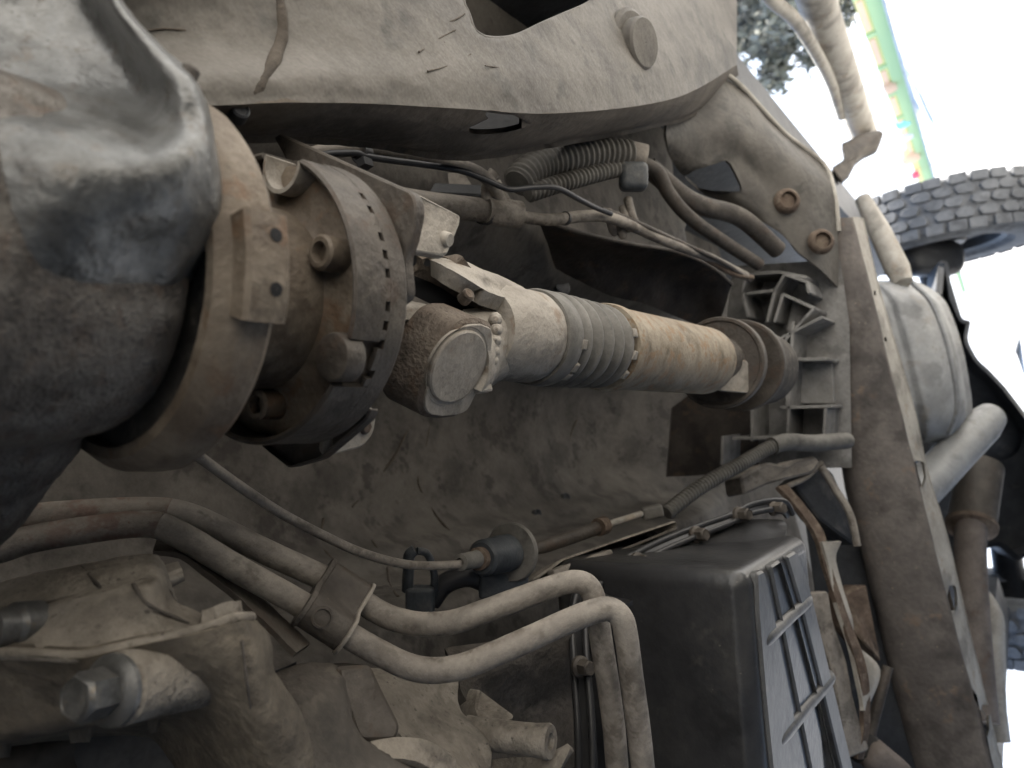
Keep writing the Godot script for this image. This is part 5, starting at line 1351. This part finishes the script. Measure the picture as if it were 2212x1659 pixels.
func wheels() -> void:
	var w := thing("wheel", "front wheel on the vehicle's right, its chunky tread in full view", "wheel", "front wheels", Vector3.ZERO)
	var st := new_mesh()
	lathe(st, Vector3.ZERO, Vector3(0, 0, 1), [Vector2(-0.08, 0.22), Vector2(-0.106, 0.25), Vector2(-0.114, 0.30), Vector2(-0.107, 0.345), Vector2(-0.09, 0.372), Vector2(-0.045, 0.379), Vector2(0, 0.381), Vector2(0.045, 0.379), Vector2(0.09, 0.372), Vector2(0.107, 0.345), Vector2(0.114, 0.30), Vector2(0.106, 0.25), Vector2(0.08, 0.22)], 72)
	var tyre := part("tyre", st, M.tyre_rubber, w)
	st = new_mesh()
	lathe(st, Vector3.ZERO, Vector3(0, 0, 1), [Vector2(-0.082, 0.235), Vector2(-0.09, 0.225), Vector2(-0.08, 0.205), Vector2(-0.045, 0.195), Vector2(-0.05, 0.1), Vector2(-0.08, 0.08), Vector2(-0.08, 0.001)], 48)
	part("rim", st, M.sill_paint, w)
	# tread blocks: three centre rows of uneven hexagons, shoulder rows of squarer blocks
	var shapes := []
	for k in 5:
		st = new_mesh()
		var z: float = [-0.088, -0.045, 0.0, 0.045, 0.088][k]
		var hw: float = [0.0195, 0.0195, 0.019, 0.0195, 0.0195][k]; var hl := 0.0345
		var o := PackedVector2Array([Vector2(-hw, -hl * 0.75), Vector2(-hw * 0.2, -hl), Vector2(hw, -hl * 0.6), Vector2(hw * 0.85, hl * 0.55), Vector2(hw * 0.2, hl), Vector2(-hw * 0.9, hl * 0.7)])
		if k == 0 or k == 4: o = PackedVector2Array([Vector2(-hw, -hl * 0.86), Vector2(hw, -hl * 0.92), Vector2(hw * 0.95, hl * 0.85), Vector2(-hw * 0.95, hl * 0.9)])
		if k == 2:
			for i in o.size(): o[i].x = -o[i].x
			o.reverse()
		var top: float = [0.3885, 0.392, 0.393, 0.392, 0.3885][k]
		var p := PackedVector3Array()
		for q in o: p.append(Vector3(q.y, sqrt(top * top - q.y * q.y), z + q.x))
		plate(st, rounded(p, 0.006, 2), Vector3(0, -0.016, 0), 0.002)
		st.generate_normals(); shapes.append(st.commit())
	for k in 5:
		for i in 32:
			var o := MeshInstance3D.new(); o.name = "tread_block"; o.mesh = shapes[k]; o.material_override = M.tyre_rubber
			o.rotation.z = TAU * (i + [0.0, 0.45, 0.1, 0.6, 0.3][k] + 0.09 * sin(i * 2.4 + k)) / 32.0
			tyre.add_child(o, true)
	w.position = Vector3(3.55, 0.385, 0.765); w.rotation.x = deg_to_rad(8.0)
	var r := w.duplicate(); r.name = numbered("wheel"); add_child(r)
	r.position = Vector3(3.42, 0.46, -0.79)
	r.set_meta("label", "front wheel on the vehicle's left, only a strip of tread showing at the picture's edge")

func street() -> void:
	var turn := Basis(Vector3(0, 0, 1), atan(0.026)); var o := Vector3(11.7, 0.40, 6.0)
	var st := new_mesh()
	box(st, o + turn * Vector3(15, -0.11, 2.0), turn, Vector3(70, 0.12, 4.2), 0.02)
	struct("pavement", st, M.concrete)
	st = new_mesh()
	var verge := []
	for k in 4:
		var r := PackedVector3Array()
		for i in 9: r.append(o + turn * Vector3(-18 + i * 8.0, [-0.6, -0.3, -0.13, -0.062][k], [-4.6, -2.6, -1.0, 0.0][k]))
		verge.append(r)
	sheet(st, verge, 2, 4, 0.05, 0.01, 1.0)
	struct("road_verge", st, M.road)
	var v := thing("roadside_wall", "low bright green painted wall with orange panels along its top", "wall")
	st = new_mesh()
	box(st, o + turn * Vector3(9, 0.02, 0.14), turn, Vector3(50, 0.24, 0.2), 0.01)
	part("base", st, M.green_paint, v)
	st = new_mesh()
	box(st, o + turn * Vector3(4, 0.21, 0.16), turn, Vector3(16.8, 0.16, 0.14), 0.01)
	part("top", st, M.yellow_paint, v)
	for k in 9:
		st = new_mesh()
		box(st, o + turn * Vector3(-3.6 + k * 1.35, 0.225, 0.085), turn, Vector3(1.0, 0.085, 0.03), 0.012)
		part("panel", st, M.orange_paint, v)
		st = new_mesh()
		box(st, o + turn * Vector3(-2.93 + k * 1.35, 0.21, 0.08), turn, Vector3(0.12, 0.17, 0.05), 0.01)
		part("post", st, M.green_paint, v)
	# goods set down on the wall's lower end
	var goods := [["basket", "wicker basket on the green wall, nearest the orange panels", "basket", 1922, 188, 13.6, 0.12, M.orange_paint], ["bucket", "turquoise bucket on the green wall", "bucket", 1948, 262, 15.5, 0.15, M.cyan_cloth], ["sack", "white sack beside the turquoise bucket on the wall", "sack", 1956, 290, 16.2, 0.15, M.pale_cloth], ["crate_pile", "brown bundle of baskets near the tyre's top edge", "basket", 1964, 335, 17.5, 0.22, M.orange_paint], ["bag", "red bag beside the tyre's top edge", "bag", 1977, 378, 18.5, 0.10, M.red_cloth]]
	for g in goods:
		st = new_mesh()
		var r: float = g[6]
		var c := at(g[3], g[4], g[5])
		lathe(st, c - Vector3(0, r * 0.9, 0), Vector3.UP, [Vector2(0, 0.001), Vector2(0, r * 0.8), Vector2(r * 0.5, r * 0.95), Vector2(r * 1.4, r), Vector2(r * 1.75, r * 0.75), Vector2(r * 1.8, 0.001)], 20)
		solo(g[0], st, g[7], g[1], g[2])
	var car := thing("parked_car", "white car parked behind the green roadside wall", "car")
	var cb := turn; var co: Vector3 = o + turn * Vector3(1.2, 0.15, 3.0)
	st = new_mesh(); rounded_box(st, co + cb * Vector3(0, 0.35, 0), cb, Vector3(4.2, 0.62, 1.7), 0.2, 5); part("body", st, M.white_paint, car)
	st = new_mesh(); rounded_box(st, co + cb * Vector3(0.2, 0.85, 0), cb, Vector3(2.4, 0.62, 1.45), 0.24, 5); part("cabin", st, M.white_paint, car)
	for k in 2:
		st = new_mesh(); rounded_box(st, co + cb * Vector3(-0.3 + k * 0.95, 0.88, -0.7), cb, Vector3(0.78, 0.34, 0.08), 0.035, 3); part("window", st, M.window_glass, car)
		st = new_mesh(); lathe(st, co + cb * Vector3(-1.3 + k * 2.6, 0.12, -0.86), Vector3(0, 0, 1), [Vector2(0, 0.001), Vector2(0, 0.2), Vector2(0.02, 0.31), Vector2(0.2, 0.31), Vector2(0.2, 0.001)], 28); part("wheel", st, M.tyre_rubber, car)
	# tree over the road
	var t := thing("street_tree", "grey-green leafy tree beyond the sill, sky showing through its edge", "tree")
	var c := at(1640, -40, 15.0)
	st = new_mesh()
	var foot := Vector3(c.x + 1.2, 0, c.z + 1.6)
	tube(st, curve(PackedVector3Array([foot, foot + Vector3(0.05, 1.4, 0), c + Vector3(0.5, -0.4, 0.6), c + Vector3(0, 1.0, 0.2)]), 5), [0.2, 0.18, 0.17, 0.16, 0.16, 0.15, 0.14, 0.13, 0.12, 0.11, 0.1, 0.09, 0.08, 0.07, 0.06, 0.05], 14)
	part("trunk", st, M.bark, t)
	var rng := RandomNumberGenerator.new(); rng.seed = 11
	for k in 9:
		st = new_mesh()
		var e := c + Vector3(rng.randf_range(-1.6, 1.6), rng.randf_range(-1.0, 1.8), rng.randf_range(-1.6, 1.6))
		tube(st, PackedVector3Array([c + Vector3(0.3, -0.2, 0.4), (c + e) * 0.5 + Vector3(0, 0.15, 0), e]), [0.06, 0.04, 0.012], 7)
		part("limb", st, M.bark, t)
	var leaf := new_mesh()
	tri(leaf, Vector3(-0.05, 0, 0), Vector3(0, 0.02, 0.1), Vector3(0.05, 0, 0), 0); tri(leaf, Vector3(-0.05, 0, 0), Vector3(0.05, 0, 0), Vector3(0, 0.01, -0.1), 0)
	leaf.generate_normals()
	var mm := MultiMesh.new(); mm.transform_format = MultiMesh.TRANSFORM_3D; mm.mesh = leaf.commit(); mm.instance_count = 9000
	var clumps := []
	for k in 46: clumps.append([c + Vector3(rng.randfn(0, 0.95), rng.randfn(0.3, 0.75), rng.randfn(0, 0.95)), rng.randf_range(0.25, 0.5)])
	for i in mm.instance_count:
		var q: Array = clumps[rng.randi() % clumps.size()]
		var p: Vector3 = q[0] + Vector3(rng.randfn(0, 1), rng.randfn(0, 0.8), rng.randfn(0, 1)) * q[1] * 0.5
		mm.set_instance_transform(i, Transform3D(Basis.from_euler(Vector3(rng.randf() * TAU, rng.randf() * TAU, rng.randf() * TAU)).scaled(Vector3.ONE * rng.randf_range(0.7, 1.5)), p))
	var crown := MultiMeshInstance3D.new(); crown.name = "crown"; crown.multimesh = mm; crown.material_override = M.leaf; t.add_child(crown)
	crown.set_meta("kind", "stuff")
